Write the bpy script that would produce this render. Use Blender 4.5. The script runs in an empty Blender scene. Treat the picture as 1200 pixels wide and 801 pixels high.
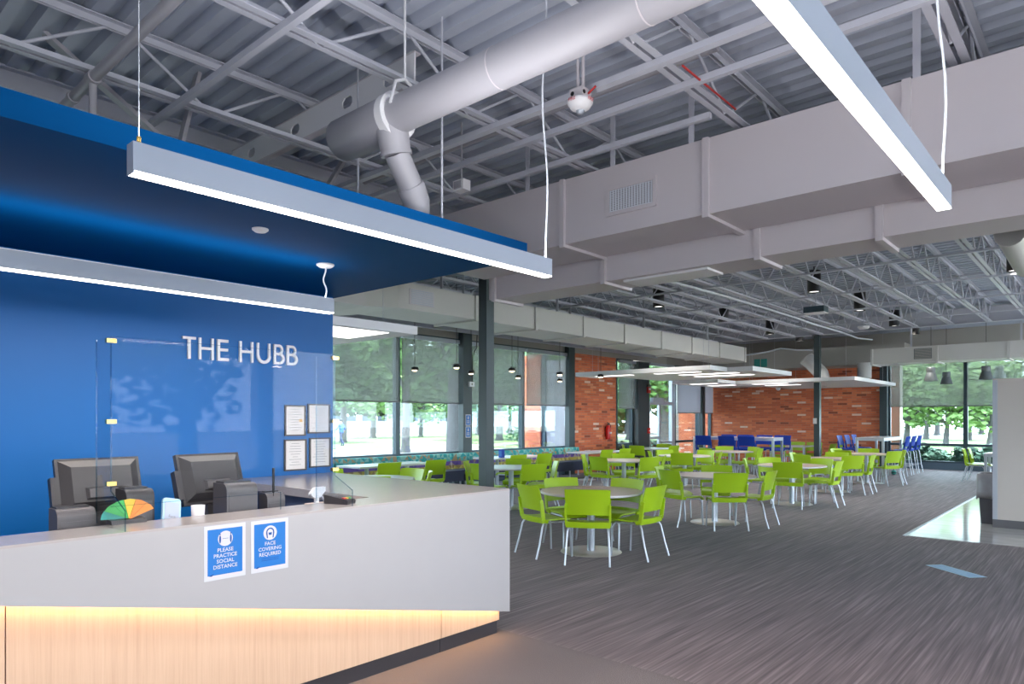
import bpy, bmesh, math, random
from mathutils import Vector, Matrix

# ------------------------------------------------------------------ camera, world, sun, exposure
random.seed(7)
scene = bpy.context.scene
COL = scene.collection
YAW = math.atan(711 / 800.0)
SY, CY = math.sin(YAW), math.cos(YAW)
EYE = 1.6
cam_data = bpy.data.cameras.new('camera')
cam_data.lens = 24.0
cam_data.sensor_width = 36.0
cam_data.shift_y = (491 - 400.5) / 1200.0
cam_data.clip_end = 500
cam = bpy.data.objects.new('camera', cam_data)
COL.objects.link(cam)
cam.location = (0, 0, EYE)
cam.rotation_euler = (math.pi / 2, 0, YAW)
scene.camera = cam

world = bpy.data.worlds.new('sky')
scene.world = world
world.use_nodes = True
wn = world.node_tree
wn.nodes['Background'].inputs[0].default_value = (0.76, 0.87, 1.0, 1)
wn.nodes['Background'].inputs[1].default_value = 10.0

sun_data = bpy.data.lights.new('sun', 'SUN')
sun_data.energy = 16.0
sun_data.angle = math.radians(1.0)
sun_data.color = (1.0, 0.96, 0.88)
sun = bpy.data.objects.new('sun', sun_data)
COL.objects.link(sun)
sun.rotation_euler = Vector((-0.30, -0.12, -0.95)).to_track_quat('-Z', 'Y').to_euler()

scene.view_settings.view_transform = 'Standard'
scene.view_settings.look = 'None'
scene.view_settings.gamma = 1.0
scene.view_settings.use_curve_mapping = False
scene.view_settings.exposure = 0.55
scene.cycles.use_denoising = True
scene.cycles.max_bounces = 9
scene.cycles.diffuse_bounces = 5
scene.cycles.transparent_max_bounces = 24
scene.cycles.sample_clamp_indirect = 6.0
scene.cycles.caustics_reflective = False
scene.cycles.caustics_refractive = False


def ray(px, py):
    r = (px - 600) / 800.0
    return Vector((CY * r - SY, SY * r + CY, (491 - py) / 800.0))


def at(px, py, X=None, Y=None, Z=None, d=None):
    v = ray(px, py)
    if X is not None:
        t = X / v.x
    elif Y is not None:
        t = Y / v.y
    elif Z is not None:
        t = (Z - EYE) / v.z
    else:
        t = d
    return Vector((v.x * t, v.y * t, EYE + v.z * t))


# ------------------------------------------------------------------ materials
def mat(name, color, rough=0.5, metal=0.0, var=0.0, scale=6.0, bump=0.0, bscale=60.0, spec=0.5, emit=None, estr=0.0, coat=0.0, stretch=(1, 1, 1)):
    m = bpy.data.materials.new(name)
    m.use_nodes = True
    nt = m.node_tree
    b = nt.nodes['Principled BSDF']
    b.inputs['Base Color'].default_value = (*color, 1)
    b.inputs['Roughness'].default_value = rough
    b.inputs['Metallic'].default_value = metal
    b.inputs['Specular IOR Level'].default_value = spec
    b.inputs['Coat Weight'].default_value = coat
    if emit:
        b.inputs['Emission Color'].default_value = (*emit, 1)
        b.inputs['Emission Strength'].default_value = estr
    if var or bump:
        tc = nt.nodes.new('ShaderNodeTexCoord')
        mp = nt.nodes.new('ShaderNodeMapping')
        mp.inputs['Scale'].default_value = stretch
        nt.links.new(tc.outputs['Object'], mp.inputs[0])
        if var:
            n = nt.nodes.new('ShaderNodeTexNoise')
            n.inputs['Scale'].default_value = scale
            n.inputs['Detail'].default_value = 4
            nt.links.new(mp.outputs[0], n.inputs['Vector'])
            mx = nt.nodes.new('ShaderNodeMix')
            mx.data_type = 'RGBA'
            nt.links.new(n.outputs['Fac'], mx.inputs[0])
            mx.inputs[6].default_value = (*[c * (1 - var) for c in color], 1)
            mx.inputs[7].default_value = (*[min(1, c * (1 + var)) for c in color], 1)
            nt.links.new(mx.outputs[2], b.inputs['Base Color'])
        if bump:
            n2 = nt.nodes.new('ShaderNodeTexNoise')
            n2.inputs['Scale'].default_value = bscale
            nt.links.new(mp.outputs[0], n2.inputs['Vector'])
            bp = nt.nodes.new('ShaderNodeBump')
            bp.inputs['Strength'].default_value = bump
            bp.inputs['Distance'].default_value = 0.01
            nt.links.new(n2.outputs['Fac'], bp.inputs['Height'])
            nt.links.new(bp.outputs[0], b.inputs['Normal'])
    return m


def emis(name, color, strength):
    m = bpy.data.materials.new(name)
    m.use_nodes = True
    nt = m.node_tree
    nt.nodes.remove(nt.nodes['Principled BSDF'])
    e = nt.nodes.new('ShaderNodeEmission')
    e.inputs[0].default_value = (*color, 1)
    e.inputs[1].default_value = strength
    nt.links.new(e.outputs[0], nt.nodes['Material Output'].inputs[0])
    return m


def glass(name, tint=(0.95, 0.98, 0.97), gloss=1.0, ior=1.45):
    m = bpy.data.materials.new(name)
    m.use_nodes = True
    nt = m.node_tree
    nt.nodes.remove(nt.nodes['Principled BSDF'])
    t = nt.nodes.new('ShaderNodeBsdfTransparent')
    t.inputs[0].default_value = (*tint, 1)
    g = nt.nodes.new('ShaderNodeBsdfGlossy')
    g.inputs['Roughness'].default_value = 0.02
    f = nt.nodes.new('ShaderNodeFresnel')
    f.inputs[0].default_value = ior
    mu = nt.nodes.new('ShaderNodeMath')
    mu.operation = 'MULTIPLY'
    mu.inputs[1].default_value = gloss
    nt.links.new(f.outputs[0], mu.inputs[0])
    x = nt.nodes.new('ShaderNodeMixShader')
    nt.links.new(mu.outputs[0], x.inputs[0])
    nt.links.new(t.outputs[0], x.inputs[1])
    nt.links.new(g.outputs[0], x.inputs[2])
    nt.links.new(x.outputs[0], nt.nodes['Material Output'].inputs[0])
    return m


def shade_fabric(name, color, see):
    m = bpy.data.materials.new(name)
    m.use_nodes = True
    nt = m.node_tree
    nt.nodes.remove(nt.nodes['Principled BSDF'])
    t = nt.nodes.new('ShaderNodeBsdfTransparent')
    d = nt.nodes.new('ShaderNodeBsdfDiffuse')
    d.inputs[0].default_value = (*color, 1)
    tl = nt.nodes.new('ShaderNodeBsdfTranslucent')
    tl.inputs[0].default_value = (*[c * 0.9 for c in color], 1)
    a = nt.nodes.new('ShaderNodeMixShader')
    a.inputs[0].default_value = 0.4
    nt.links.new(d.outputs[0], a.inputs[1])
    nt.links.new(tl.outputs[0], a.inputs[2])
    x = nt.nodes.new('ShaderNodeMixShader')
    x.inputs[0].default_value = see
    nt.links.new(a.outputs[0], x.inputs[1])
    nt.links.new(t.outputs[0], x.inputs[2])
    nt.links.new(x.outputs[0], nt.nodes['Material Output'].inputs[0])
    return m


class NT:
    """small node helper"""
    def __init__(s, name, rough=0.8):
        s.m = bpy.data.materials.new(name)
        s.m.use_nodes = True
        s.t = s.m.node_tree
        s.b = s.t.nodes['Principled BSDF']
        s.b.inputs['Roughness'].default_value = rough

    def math(s, op, a, b=None):
        n = s.t.nodes.new('ShaderNodeMath')
        n.operation = op
        for i, v in enumerate((a, b)):
            if v is None:
                continue
            if isinstance(v, (int, float)):
                n.inputs[i].default_value = v
            else:
                s.t.links.new(v, n.inputs[i])
        return n.outputs[0]

    def pos(s):
        g = s.t.nodes.new('ShaderNodeNewGeometry')
        x = s.t.nodes.new('ShaderNodeSeparateXYZ')
        s.t.links.new(g.outputs['Position'], x.inputs[0])
        return x.outputs

    def comb(s, a, b, c=0.0):
        n = s.t.nodes.new('ShaderNodeCombineXYZ')
        for i, v in enumerate((a, b, c)):
            if isinstance(v, (int, float)):
                n.inputs[i].default_value = v
            else:
                s.t.links.new(v, n.inputs[i])
        return n.outputs[0]

    def white(s, vec):
        n = s.t.nodes.new('ShaderNodeTexWhiteNoise')
        s.t.links.new(vec, n.inputs['Vector'])
        return n.outputs['Value']

    def noise(s, vec, scale, detail=3, rough=0.5):
        n = s.t.nodes.new('ShaderNodeTexNoise')
        n.inputs['Scale'].default_value = scale
        n.inputs['Detail'].default_value = detail
        n.inputs['Roughness'].default_value = rough
        if vec is not None:
            s.t.links.new(vec, n.inputs['Vector'])
        return n.outputs['Fac']

    def ramp(s, fac, stops, const=False):
        n = s.t.nodes.new('ShaderNodeValToRGB')
        cr = n.color_ramp
        cr.interpolation = 'CONSTANT' if const else 'LINEAR'
        while len(cr.elements) < len(stops):
            cr.elements.new(0.5)
        for e, (p, c) in zip(cr.elements, stops):
            e.position = p
            e.color = (*c, 1)
        s.t.links.new(fac, n.inputs[0])
        return n.outputs[0]

    def mix(s, fac, a, b):
        n = s.t.nodes.new('ShaderNodeMix')
        n.data_type = 'RGBA'
        for i, v in ((0, fac), (6, a), (7, b)):
            if isinstance(v, (int, float)):
                n.inputs[i].default_value = v
            elif isinstance(v, tuple):
                n.inputs[i].default_value = (*v, 1)
            else:
                s.t.links.new(v, n.inputs[i])
        return n.outputs[2]

    def out(s, col):
        s.t.links.new(col, s.b.inputs['Base Color'])
        return s.m

    def bump(s, h, strength=0.3, dist=0.01):
        n = s.t.nodes.new('ShaderNodeBump')
        n.inputs['Strength'].default_value = strength
        n.inputs['Distance'].default_value = dist
        s.t.links.new(h, n.inputs['Height'])
        s.t.links.new(n.outputs[0], s.b.inputs['Normal'])


def brick_mat(name, axis):
    k = NT(name, 0.75)
    p = k.pos()
    u = p[axis]
    w, h = 0.305, 0.0745
    rowf = k.math('DIVIDE', p[2], h)
    row = k.math('FLOOR', rowf)
    off = k.math('MULTIPLY', k.math('MODULO', row, 2), 0.5)
    cf = k.math('ADD', k.math('ADD', k.math('DIVIDE', u, w), 100), off)
    colm = k.math('FLOOR', cf)
    wn_ = k.white(k.comb(row, colm, 3.7))
    base = k.ramp(wn_, [(0.0, (0.26, 0.07, 0.035)), (0.035, (0.62, 0.145, 0.06)), (0.30, (0.74, 0.19, 0.075)),
                        (0.55, (0.82, 0.24, 0.095)), (0.80, (0.68, 0.165, 0.065)), (0.93, (0.85, 0.36, 0.19)), (0.97, (0.92, 0.70, 0.56))], True)
    grain = k.noise(k.comb(p[0], p[1], p[2]), 9, 4)
    base = k.mix(k.math('MULTIPLY', grain, 0.35), base, (0.58, 0.12, 0.05))
    fu = k.math('FRACT', cf)
    fv = k.math('FRACT', rowf)
    m1 = k.math('LESS_THAN', fu, 0.035)
    m2 = k.math('LESS_THAN', fv, 0.15)
    mo = k.math('MAXIMUM', m1, m2)
    col = k.mix(mo, base, (0.52, 0.23, 0.15))
    k.bump(k.math('SUBTRACT', 1.0, mo), 0.5, 0.008)
    return k.out(col)


M = {}
M['steel_white'] = mat('painted_steel', (0.52, 0.535, 0.60), 0.5, 0, 0.06, 3)
M['deck'] = mat('painted_deck', (0.47, 0.51, 0.60), 0.55, 0, 0.12, 1.2)
M['duct'] = mat('painted_duct', (0.61, 0.575, 0.60), 0.5, 0, 0.03, 1.5)
M['duct_warm'] = mat('painted_duct_warm', (0.60, 0.59, 0.565), 0.5, 0, 0.03, 1.5)
M['pipe'] = mat('painted_pipe', (0.40, 0.395, 0.43), 0.45, 0, 0.04, 4)
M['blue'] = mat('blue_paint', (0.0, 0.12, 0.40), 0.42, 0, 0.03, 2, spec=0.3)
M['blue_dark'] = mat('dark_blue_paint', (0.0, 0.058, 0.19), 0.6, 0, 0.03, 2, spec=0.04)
M['white'] = mat('white_paint', (0.80, 0.80, 0.82), 0.5, 0, 0.02, 3)
M['letter'] = mat('white_letter', (0.86, 0.84, 0.86), 0.5, 0, 0.02, 5)
M['fixture'] = mat('white_enamel', (0.42, 0.48, 0.58), 0.35, 0, 0.02, 3)
M['solid'] = mat('white_solid_surface', (0.345, 0.335, 0.345), 0.38, 0, 0.02, 8)
M['ledge'] = mat('pale_stone_top', (0.38, 0.345, 0.335), 0.20, 0, 0.05, 30, spec=0.6)
M['navy'] = mat('navy_laminate', (0.020, 0.030, 0.075), 0.4, 0, 0.05, 4)
M['toe'] = mat('charcoal_toe', (0.028, 0.026, 0.032), 0.4, 0, 0.15, 5)
M['black'] = mat('black_plastic', (0.015, 0.015, 0.018), 0.35, 0, 0.1, 20)
M['pos'] = mat('charcoal_plastic', (0.034, 0.031, 0.036), 0.42, 0, 0.1, 20)
M['posgrey'] = mat('grey_plastic', (0.085, 0.078, 0.085), 0.45, 0, 0.08, 20)
M['green'] = mat('lime_plastic', (0.36, 0.56, 0.010), 0.38, 0, 0.03, 3, spec=0.5)
M['bluechair'] = mat('cobalt_plastic', (0.010, 0.045, 0.36), 0.55, 0, 0.03, 3, spec=0.25)
M['chrome'] = mat('satin_steel', (0.52, 0.57, 0.64), 0.32, 0.55, 0.03, 10)
M['basemetal'] = mat('brushed_base', (0.62, 0.58, 0.56), 0.28, 0.55, 0.04, 10)
M['tabletop'] = mat('maple_laminate', (0.66, 0.53, 0.46), 0.32, 0, 0.06, 12, stretch=(1, 8, 1))
M['tablewhite'] = mat('pale_laminate', (0.66, 0.68, 0.72), 0.25, 0, 0.02, 12)
M['edge'] = mat('light_edge', (0.62, 0.60, 0.64), 0.4, 0, 0.02, 12)
M['column'] = mat('grey_green_steel', (0.036, 0.056, 0.063), 0.42, 0, 0.1, 4)
M['frame'] = mat('dark_window_frame', (0.045, 0.075, 0.095), 0.4, 0.2, 0.06, 6)
M['alu'] = mat('aluminium_frame', (0.50, 0.55, 0.62), 0.35, 0.4, 0.04, 6)
M['glass'] = glass('window_glass', (0.76, 0.82, 0.82), 0.5)
M['acrylic'] = glass('acrylic_sheet', (0.965, 0.98, 0.988), 0.15)
M['acrylic_edge'] = glass('acrylic_edge', (0.62, 0.76, 0.84), 0.4)
M['brass'] = mat('brass', (0.75, 0.48, 0.14), 0.25, 1.0, 0.05, 30)
M['blind'] = shade_fabric('mesh_shade', (0.23, 0.235, 0.225), 0.42)
M['blind2'] = shade_fabric('dense_shade', (0.60, 0.60, 0.66), 0.04)
M['glow'] = emis('warm_white_diffuser', (1.0, 0.93, 0.86), 6.0)
M['glow_cool'] = emis('cool_white_diffuser', (1.0, 0.96, 0.93), 2.0)
M['led'] = emis('warm_led_strip', (1.0, 0.56, 0.22), 26.0)
M['lamp_warm'] = emis('lamp_glow', (1.0, 0.75, 0.45), 9.0)
M['red'] = mat('red_enamel', (0.62, 0.016, 0.016), 0.35, 0, 0.03, 10)
M['signblue'] = mat('printed_blue', (0.0, 0.13, 0.44), 0.5, 0, 0.02, 10)
M['sticker'] = mat('pale_blue_vinyl', (0.26, 0.46, 0.68), 0.4, 0, 0.03, 10)
M['stickeredge'] = mat('sky_blue_vinyl', (0.40, 0.62, 0.78), 0.4, 0, 0.03, 10)
M['dimcard'] = mat('grey_blue_card', (0.42, 0.46, 0.58), 0.5, 0, 0.02, 10)
M['paper'] = mat('white_paper', (0.52, 0.52, 0.56), 0.6, 0, 0.02, 10)
M['certpaper'] = mat('cream_paper', (0.80, 0.73, 0.70), 0.6, 0, 0.04, 25)
M['ink'] = mat('grey_ink', (0.22, 0.20, 0.20), 0.7, 0, 0.05, 10)
M['signink'] = mat('dark_blue_ink', (0.0, 0.06, 0.25), 0.7, 0, 0.05, 10)
M['seal'] = mat('gold_seal', (0.65, 0.36, 0.08), 0.4, 0.3, 0.05, 20)
M['certframe'] = mat('dark_bronze_frame', (0.045, 0.030, 0.022), 0.4, 0.2, 0.1, 20)
M['greymetal'] = mat('galvanised_grey', (0.17, 0.19, 0.20), 0.45, 0.3, 0.1, 12)
M['bin'] = mat('dark_grey_bin', (0.085, 0.085, 0.10), 0.5, 0, 0.06, 8)
M['bag'] = mat('grey_plastic_liner', (0.34, 0.34, 0.36), 0.3, 0, 0.15, 14)
M['beige'] = mat('beige_paint', (0.60, 0.55, 0.51), 0.6, 0, 0.02, 2)
M['wallgrey'] = mat('putty_paint', (0.42, 0.40, 0.36), 0.65, 0, 0.04, 1)
M['basegrey'] = mat('grey_rubber_base', (0.13, 0.13, 0.14), 0.5, 0, 0.04, 6)
M['curb'] = mat('blue_grey_curb', (0.10, 0.15, 0.20), 0.4, 0, 0.05, 6)
M['cord'] = mat('pale_cord', (0.70, 0.74, 0.80), 0.5, 0, 0.02, 10)
M['redwire'] = mat('red_wire', (0.55, 0.03, 0.03), 0.5, 0, 0.02, 10)
M['cushion'] = mat('navy_upholstery', (0.035, 0.042, 0.10), 0.5, 0, 0.06, 6)
M['teal'] = mat('teal_card', (0.04, 0.30, 0.26), 0.5, 0, 0.1, 8)
M['orange'] = mat('orange_card', (0.72, 0.22, 0.04), 0.5, 0, 0.1, 8)
M['yellow'] = mat('yellow_card', (0.75, 0.48, 0.05), 0.5, 0, 0.1, 8)
M['greencard'] = mat('green_card', (0.06, 0.42, 0.10), 0.5, 0, 0.1, 8)
M['paleblue'] = mat('pale_blue_plastic', (0.42, 0.62, 0.78), 0.35, 0, 0.03, 8)
M['clearwhite'] = mat('white_plastic', (0.74, 0.73, 0.76), 0.35, 0, 0.03, 8)
M['bark'] = mat('grey_bark', (0.10, 0.095, 0.10), 0.9, 0, 0.35, 9, 0.6, 20, stretch=(1, 1, 0.25))
M['leaf_a'] = mat('leaf_green', (0.11, 0.22, 0.055), 0.55, 0, 0.35, 1.2)
M['leaf_b'] = mat('leaf_deep_green', (0.065, 0.155, 0.06), 0.55, 0, 0.35, 1.2)
M['leaf_c'] = mat('leaf_light_green', (0.16, 0.27, 0.08), 0.55, 0, 0.35, 1.2)
M['hedge'] = mat('hedge_green', (0.04, 0.12, 0.08), 0.6, 0, 0.4, 4)
M['lawn'] = mat('sunlit_ground', (0.23, 0.22, 0.205), 0.9, 0, 0.18, 0.15)
M['grass'] = mat('lawn_green', (0.14, 0.20, 0.08), 0.9, 0, 0.25, 0.5)
M['cream'] = mat('cream_render', (0.30, 0.28, 0.25), 0.8, 0, 0.03, 2)
M['fencewhite'] = mat('white_fence_paint', (0.33, 0.34, 0.35), 0.7, 0, 0.02, 2)
M['fencedark'] = mat('grey_fence_panel', (0.05, 0.07, 0.10), 0.7, 0, 0.05, 2)
M['skin'] = mat('skin', (0.45, 0.26, 0.18), 0.6, 0, 0.05, 10)
M['shirt'] = mat('blue_shirt', (0.02, 0.10, 0.55), 0.7, 0, 0.08, 10)
M['trouser'] = mat('dark_trousers', (0.03, 0.04, 0.10), 0.8, 0, 0.08, 10)
M['brick_x'] = brick_mat('brick_along_depth', 1)
M['brick_y'] = brick_mat('brick_across', 0)


def carpet_mat():
    k = NT('striped_carpet', 0.7)
    k.b.inputs['Specular IOR Level'].default_value = 0.5
    k.b.inputs['Sheen Weight'].default_value = 0.07
    k.b.inputs['Sheen Roughness'].default_value = 0.35
    k.b.inputs['Sheen Tint'].default_value = (0.85, 0.92, 1.0, 1)
    p = k.pos()
    n = k.noise(k.comb(k.math('MULTIPLY', p[0], 52), k.math('MULTIPLY', p[1], 1.0)), 1.0, 2, 0.55)
    n2 = k.noise(k.comb(k.math('MULTIPLY', p[0], 19), k.math('MULTIPLY', p[1], 0.5)), 1.0, 2)
    f = k.math('ADD', k.math('MULTIPLY', n, 0.75), k.math('MULTIPLY', n2, 0.25))
    c = k.ramp(f, [(0.34, (0.076, 0.057, 0.062)), (0.50, (0.130, 0.100, 0.106)), (0.66, (0.225, 0.180, 0.188))])
    k.bump(n, 0.25, 0.006)
    return k.out(c)


def speckle_mat():
    k = NT('speckled_carpet', 0.95)
    k.b.inputs['Specular IOR Level'].default_value = 0.2
    p = k.pos()
    n = k.noise(k.comb(p[0], p[1], p[2]), 210, 2, 0.7)
    c = k.ramp(n, [(0.30, (0.065, 0.055, 0.058)), (0.52, (0.15, 0.128, 0.130)), (0.72, (0.30, 0.27, 0.27))])
    k.bump(n, 0.3, 0.004)
    return k.out(c)


def wood_mat():
    k = NT('maple_veneer', 0.42)
    p = k.pos()
    n = k.noise(k.comb(p[0], k.math('MULTIPLY', p[1], 34), k.math('MULTIPLY', p[2], 1.1)), 1.6, 5, 0.62)
    c = k.ramp(n, [(0.28, (0.50, 0.335, 0.23)), (0.5, (0.56, 0.385, 0.27)), (0.75, (0.61, 0.43, 0.31))])
    return k.out(c)


def tile_mat():
    k = NT('polished_vinyl', 0.10)
    p = k.pos()
    n = k.noise(k.comb(k.math('MULTIPLY', p[0], 1.4), k.math('MULTIPLY', p[1], 5)), 1.3, 4, 0.6)
    c = k.ramp(n, [(0.3, (0.46, 0.45, 0.46)), (0.55, (0.55, 0.54, 0.54)), (0.8, (0.64, 0.63, 0.62))])
    k.bump(n, 0.12, 0.01)
    return k.out(c)


def booth_mat():
    k = NT('triangle_print_fabric', 0.8)
    p = k.pos()
    s = 0.105
    u = k.math('ADD', k.math('DIVIDE', p[1], s), 50)
    v = k.math('DIVIDE', k.math('SUBTRACT', p[2], 0.44), 0.0925)
    cu, cv = k.math('FLOOR', u), k.math('FLOOR', v)
    fu, fv = k.math('FRACT', u), k.math('FRACT', v)
    par = k.math('MODULO', k.math('ADD', cu, cv), 2)
    fu2 = k.math('ABSOLUTE', k.math('SUBTRACT', fu, par))
    tri = k.math('GREATER_THAN', fu2, fv)
    rnd = k.white(k.comb(cu, cv, tri))
    top = k.ramp(rnd, [(0, (0.045, 0.39, 0.39)), (0.35, (0.3, 0.6, 0.54)), (0.6, (0.45, 0.33, 0.195)), (0.8, (0.15, 0.495, 0.48))], True)
    mid = k.ramp(rnd, [(0, (0.195, 0.12, 0.51)), (0.5, (0.42, 0.33, 0.36)), (0.75, (0.135, 0.09, 0.42))], True)
    low = k.ramp(rnd, [(0, (0.54, 0.45, 0.09)), (0.45, (0.375, 0.27, 0.12)), (0.7, (0.675, 0.6, 0.21))], True)
    a = k.mix(k.math('GREATER_THAN', cv, 0.5), low, mid)
    b = k.mix(k.math('GREATER_THAN', cv, 1.5), a, top)
    return k.out(b)


M['carpet'] = carpet_mat()
M['speckle'] = speckle_mat()
M['wood'] = wood_mat()
M['tile'] = tile_mat()
M['booth'] = booth_mat()


# ------------------------------------------------------------------ mesh builder
class MB:
    def __init__(s):
        s.v, s.f, s.sm = [], [], []

    def add(s, vs, fs, smooth=False):
        o = len(s.v)
        s.v += [tuple(p) for p in vs]
        s.f += [tuple(i + o for i in f) for f in fs]
        s.sm += [smooth] * len(fs)
        return s

    def box(s, x0, x1, y0, y1, z0, z1):
        vs = [(x, y, z) for z in (z0, z1) for y in (y0, y1) for x in (x0, x1)]
        return s.add(vs, [(0, 2, 3, 1), (4, 5, 7, 6), (0, 1, 5, 4), (2, 6, 7, 3), (0, 4, 6, 2), (1, 3, 7, 5)])

    def obox(s, c, ax, ay, az):
        c, ax, ay, az = map(Vector, (c, ax, ay, az))
        vs = [c + ax * i + ay * j + az * k for k in (-1, 1) for j in (-1, 1) for i in (-1, 1)]
        return s.add(vs, [(0, 2, 3, 1), (4, 5, 7, 6), (0, 1, 5, 4), (2, 6, 7, 3), (0, 4, 6, 2), (1, 3, 7, 5)])

    def bar(s, a, b, w, h=None, up=(0, 0, 1)):
        """rectangular bar from a to b, full width w, full height h"""
        a, b = Vector(a), Vector(b)
        h = w if h is None else h
        d = (b - a)
        if d.length < 1e-6:
            return s
        n = d.normalized()
        u = Vector(up)
        if abs(n.dot(u)) > 0.98:
            u = Vector((1, 0, 0))
        sx = n.cross(u).normalized()
        su = sx.cross(n)
        return s.obox((a + b) / 2, sx * w / 2, d / 2, su * h / 2)

    def tube(s, pts, r, n=8, cap=True):
        pts = [Vector(p) for p in pts]
        rs = r if isinstance(r, (list, tuple)) else [r] * len(pts)
        rings = []
        pu = None
        for i, p in enumerate(pts):
            if i == 0:
                d = pts[1] - p
            elif i == len(pts) - 1:
                d = p - pts[i - 1]
            else:
                d = (pts[i + 1] - p).normalized() + (p - pts[i - 1]).normalized()
            d.normalize()
            if pu is None:
                u = Vector((0, 0, 1)) if abs(d.z) < 0.9 else Vector((1, 0, 0))
            else:
                u = pu
            a = d.cross(u)
            if a.length < 1e-4:
                a = d.cross(Vector((0, 1, 0)))
            a.normalize()
            b = a.cross(d).normalized()
            pu = b
            rings.append([p + (a * math.cos(t) + b * math.sin(t)) * rs[i] for t in [2 * math.pi * j / n for j in range(n)]])
        vs = [q for rg in rings for q in rg]
        fs = []
        for i in range(len(rings) - 1):
            for j in range(n):
                k = (j + 1) % n
                fs.append((i * n + j, (i + 1) * n + j, (i + 1) * n + k, i * n + k))
        s.add(vs, fs, True)
        if cap:
            o = len(vs) - n
            s.add(rings[0], [tuple(range(n))])
            s.add(rings[-1], [tuple(reversed(range(n)))])
        return s

    def lathe(s, prof, n=24, c=(0, 0, 0), smooth=True):
        """profile list of (r, z) revolved about z"""
        vs, fs = [], []
        for r, z in prof:
            for j in range(n):
                t = 2 * math.pi * j / n
                vs.append((c[0] + r * math.cos(t), c[1] + r * math.sin(t), c[2] + z))
        for i in range(len(prof) - 1):
            for j in range(n):
                k = (j + 1) % n
                fs.append((i * n + j, i * n + k, (i + 1) * n + k, (i + 1) * n + j))
        s.add(vs, fs, smooth)
        return s

    def disc(s, c, r, n=24, up=True):
        vs = [(c[0] + r * math.cos(2 * math.pi * j / n), c[1] + r * math.sin(2 * math.pi * j / n), c[2]) for j in range(n)]
        return s.add(vs, [tuple(range(n)) if up else tuple(reversed(range(n)))])

    def cyl(s, c, r, z0, z1, n=24):
        s.lathe([(r, z0), (r, z1)], n, (c[0], c[1], 0))
        s.disc((c[0], c[1], z0), r, n, False)
        s.disc((c[0], c[1], z1), r, n, True)
        return s

    def prism(s, poly, axis, a, b):
        """polygon (list of 2D) extruded along axis (0,1,2) from a to b"""
        def pt(q, t):
            if axis == 0:
                return (t, q[0], q[1])
            if axis == 1:
                return (q[0], t, q[1])
            return (q[0], q[1], t)
        n = len(poly)
        vs = [pt(q, a) for q in poly] + [pt(q, b) for q in poly]
        fs = [tuple(range(n)), tuple(reversed(range(n, 2 * n)))]
        fs += [(i, i + n, (i + 1) % n + n, (i + 1) % n) for i in range(n)]
        return s.add(vs, fs)

    def shell(s, grid, th):
        """grid[i][j] of points, thickened along normals"""
        ni, nj = len(grid), len(grid[0])
        g = [[Vector(p) for p in row] for row in grid]
        nrm = []
        for i in range(ni):
            row = []
            for j in range(nj):
                du = g[min(i + 1, ni - 1)][j] - g[max(i - 1, 0)][j]
                dv = g[i][min(j + 1, nj - 1)] - g[i][max(j - 1, 0)]
                row.append(du.cross(dv).normalized())
            nrm.append(row)
        top = [g[i][j] + nrm[i][j] * th / 2 for i in range(ni) for j in range(nj)]
        bot = [g[i][j] - nrm[i][j] * th / 2 for i in range(ni) for j in range(nj)]
        N = ni * nj
        fs = []
        for i in range(ni - 1):
            for j in range(nj - 1):
                a, b, c, d = i * nj + j, i * nj + j + 1, (i + 1) * nj + j + 1, (i + 1) * nj + j
                fs += [(a, d, c, b), (a + N, b + N, c + N, d + N)]
        s.add(top + bot, fs, True)
        e = []
        for j in range(nj - 1):
            e += [(j, j + 1, j + 1 + N, j + N), ((ni - 1) * nj + j + 1, (ni - 1) * nj + j, (ni - 1) * nj + j + N, (ni - 1) * nj + j + 1 + N)]
        for i in range(ni - 1):
            e += [((i + 1) * nj, i * nj, i * nj + N, (i + 1) * nj + N), (i * nj + nj - 1, (i + 1) * nj + nj - 1, (i + 1) * nj + nj - 1 + N, i * nj + nj - 1 + N)]
        s.add(top + bot, e, False)
        return s

    def mesh(s, name):
        me = bpy.data.meshes.new(name)
        me.from_pydata(s.v, [], s.f)
        me.polygons.foreach_set('use_smooth', s.sm)
        me.update()
        return me

    def build(s, name, m, parent=None, fix=True):
        me = s.mesh(name)
        if fix:
            b = bmesh.new()
            b.from_mesh(me)
            bmesh.ops.recalc_face_normals(b, faces=b.faces)
            b.to_mesh(me)
            b.free()
        me.materials.append(M[m] if isinstance(m, str) else m)
        o = bpy.data.objects.new(name, me)
        COL.objects.link(o)
        if parent:
            o.parent = parent
        return o


def tag(o, label, cat=None, group=None, kind=None):
    o['label'] = label
    if cat:
        o['category'] = cat
    if group:
        o['group'] = group
    if kind:
        o['kind'] = kind
    return o


def empty(name, loc=(0, 0, 0), rz=0.0):
    o = bpy.data.objects.new(name, None)
    o.empty_display_size = 0.1
    COL.objects.link(o)
    o.location = loc
    o.rotation_euler = (0, 0, rz)
    return o


def struct(o, label, cat='structure'):
    return tag(o, label, cat, kind='structure')


def copy_tree(o, parent=None):
    c = o.copy()
    COL.objects.link(c)
    c.parent = parent
    for ch in list(o.children):
        copy_tree(ch, c)
    return c


def inst(name, me, parent, loc=(0, 0, 0), rot=(0, 0, 0)):
    o = bpy.data.objects.new(name, me)
    COL.objects.link(o)
    o.parent = parent
    o.location = loc
    o.rotation_euler = rot
    return o


def area(name, loc, sx, sy, power, color, parent=None, rot=(0, 0, 0)):
    l = bpy.data.lights.new(name, 'AREA')
    l.shape = 'RECTANGLE'
    l.size, l.size_y = sx, sy
    l.energy = power
    l.color = color
    o = bpy.data.objects.new(name, l)
    COL.objects.link(o)
    o.location = loc
    o.rotation_euler = rot
    if parent:
        o.parent = parent
    return o


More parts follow.
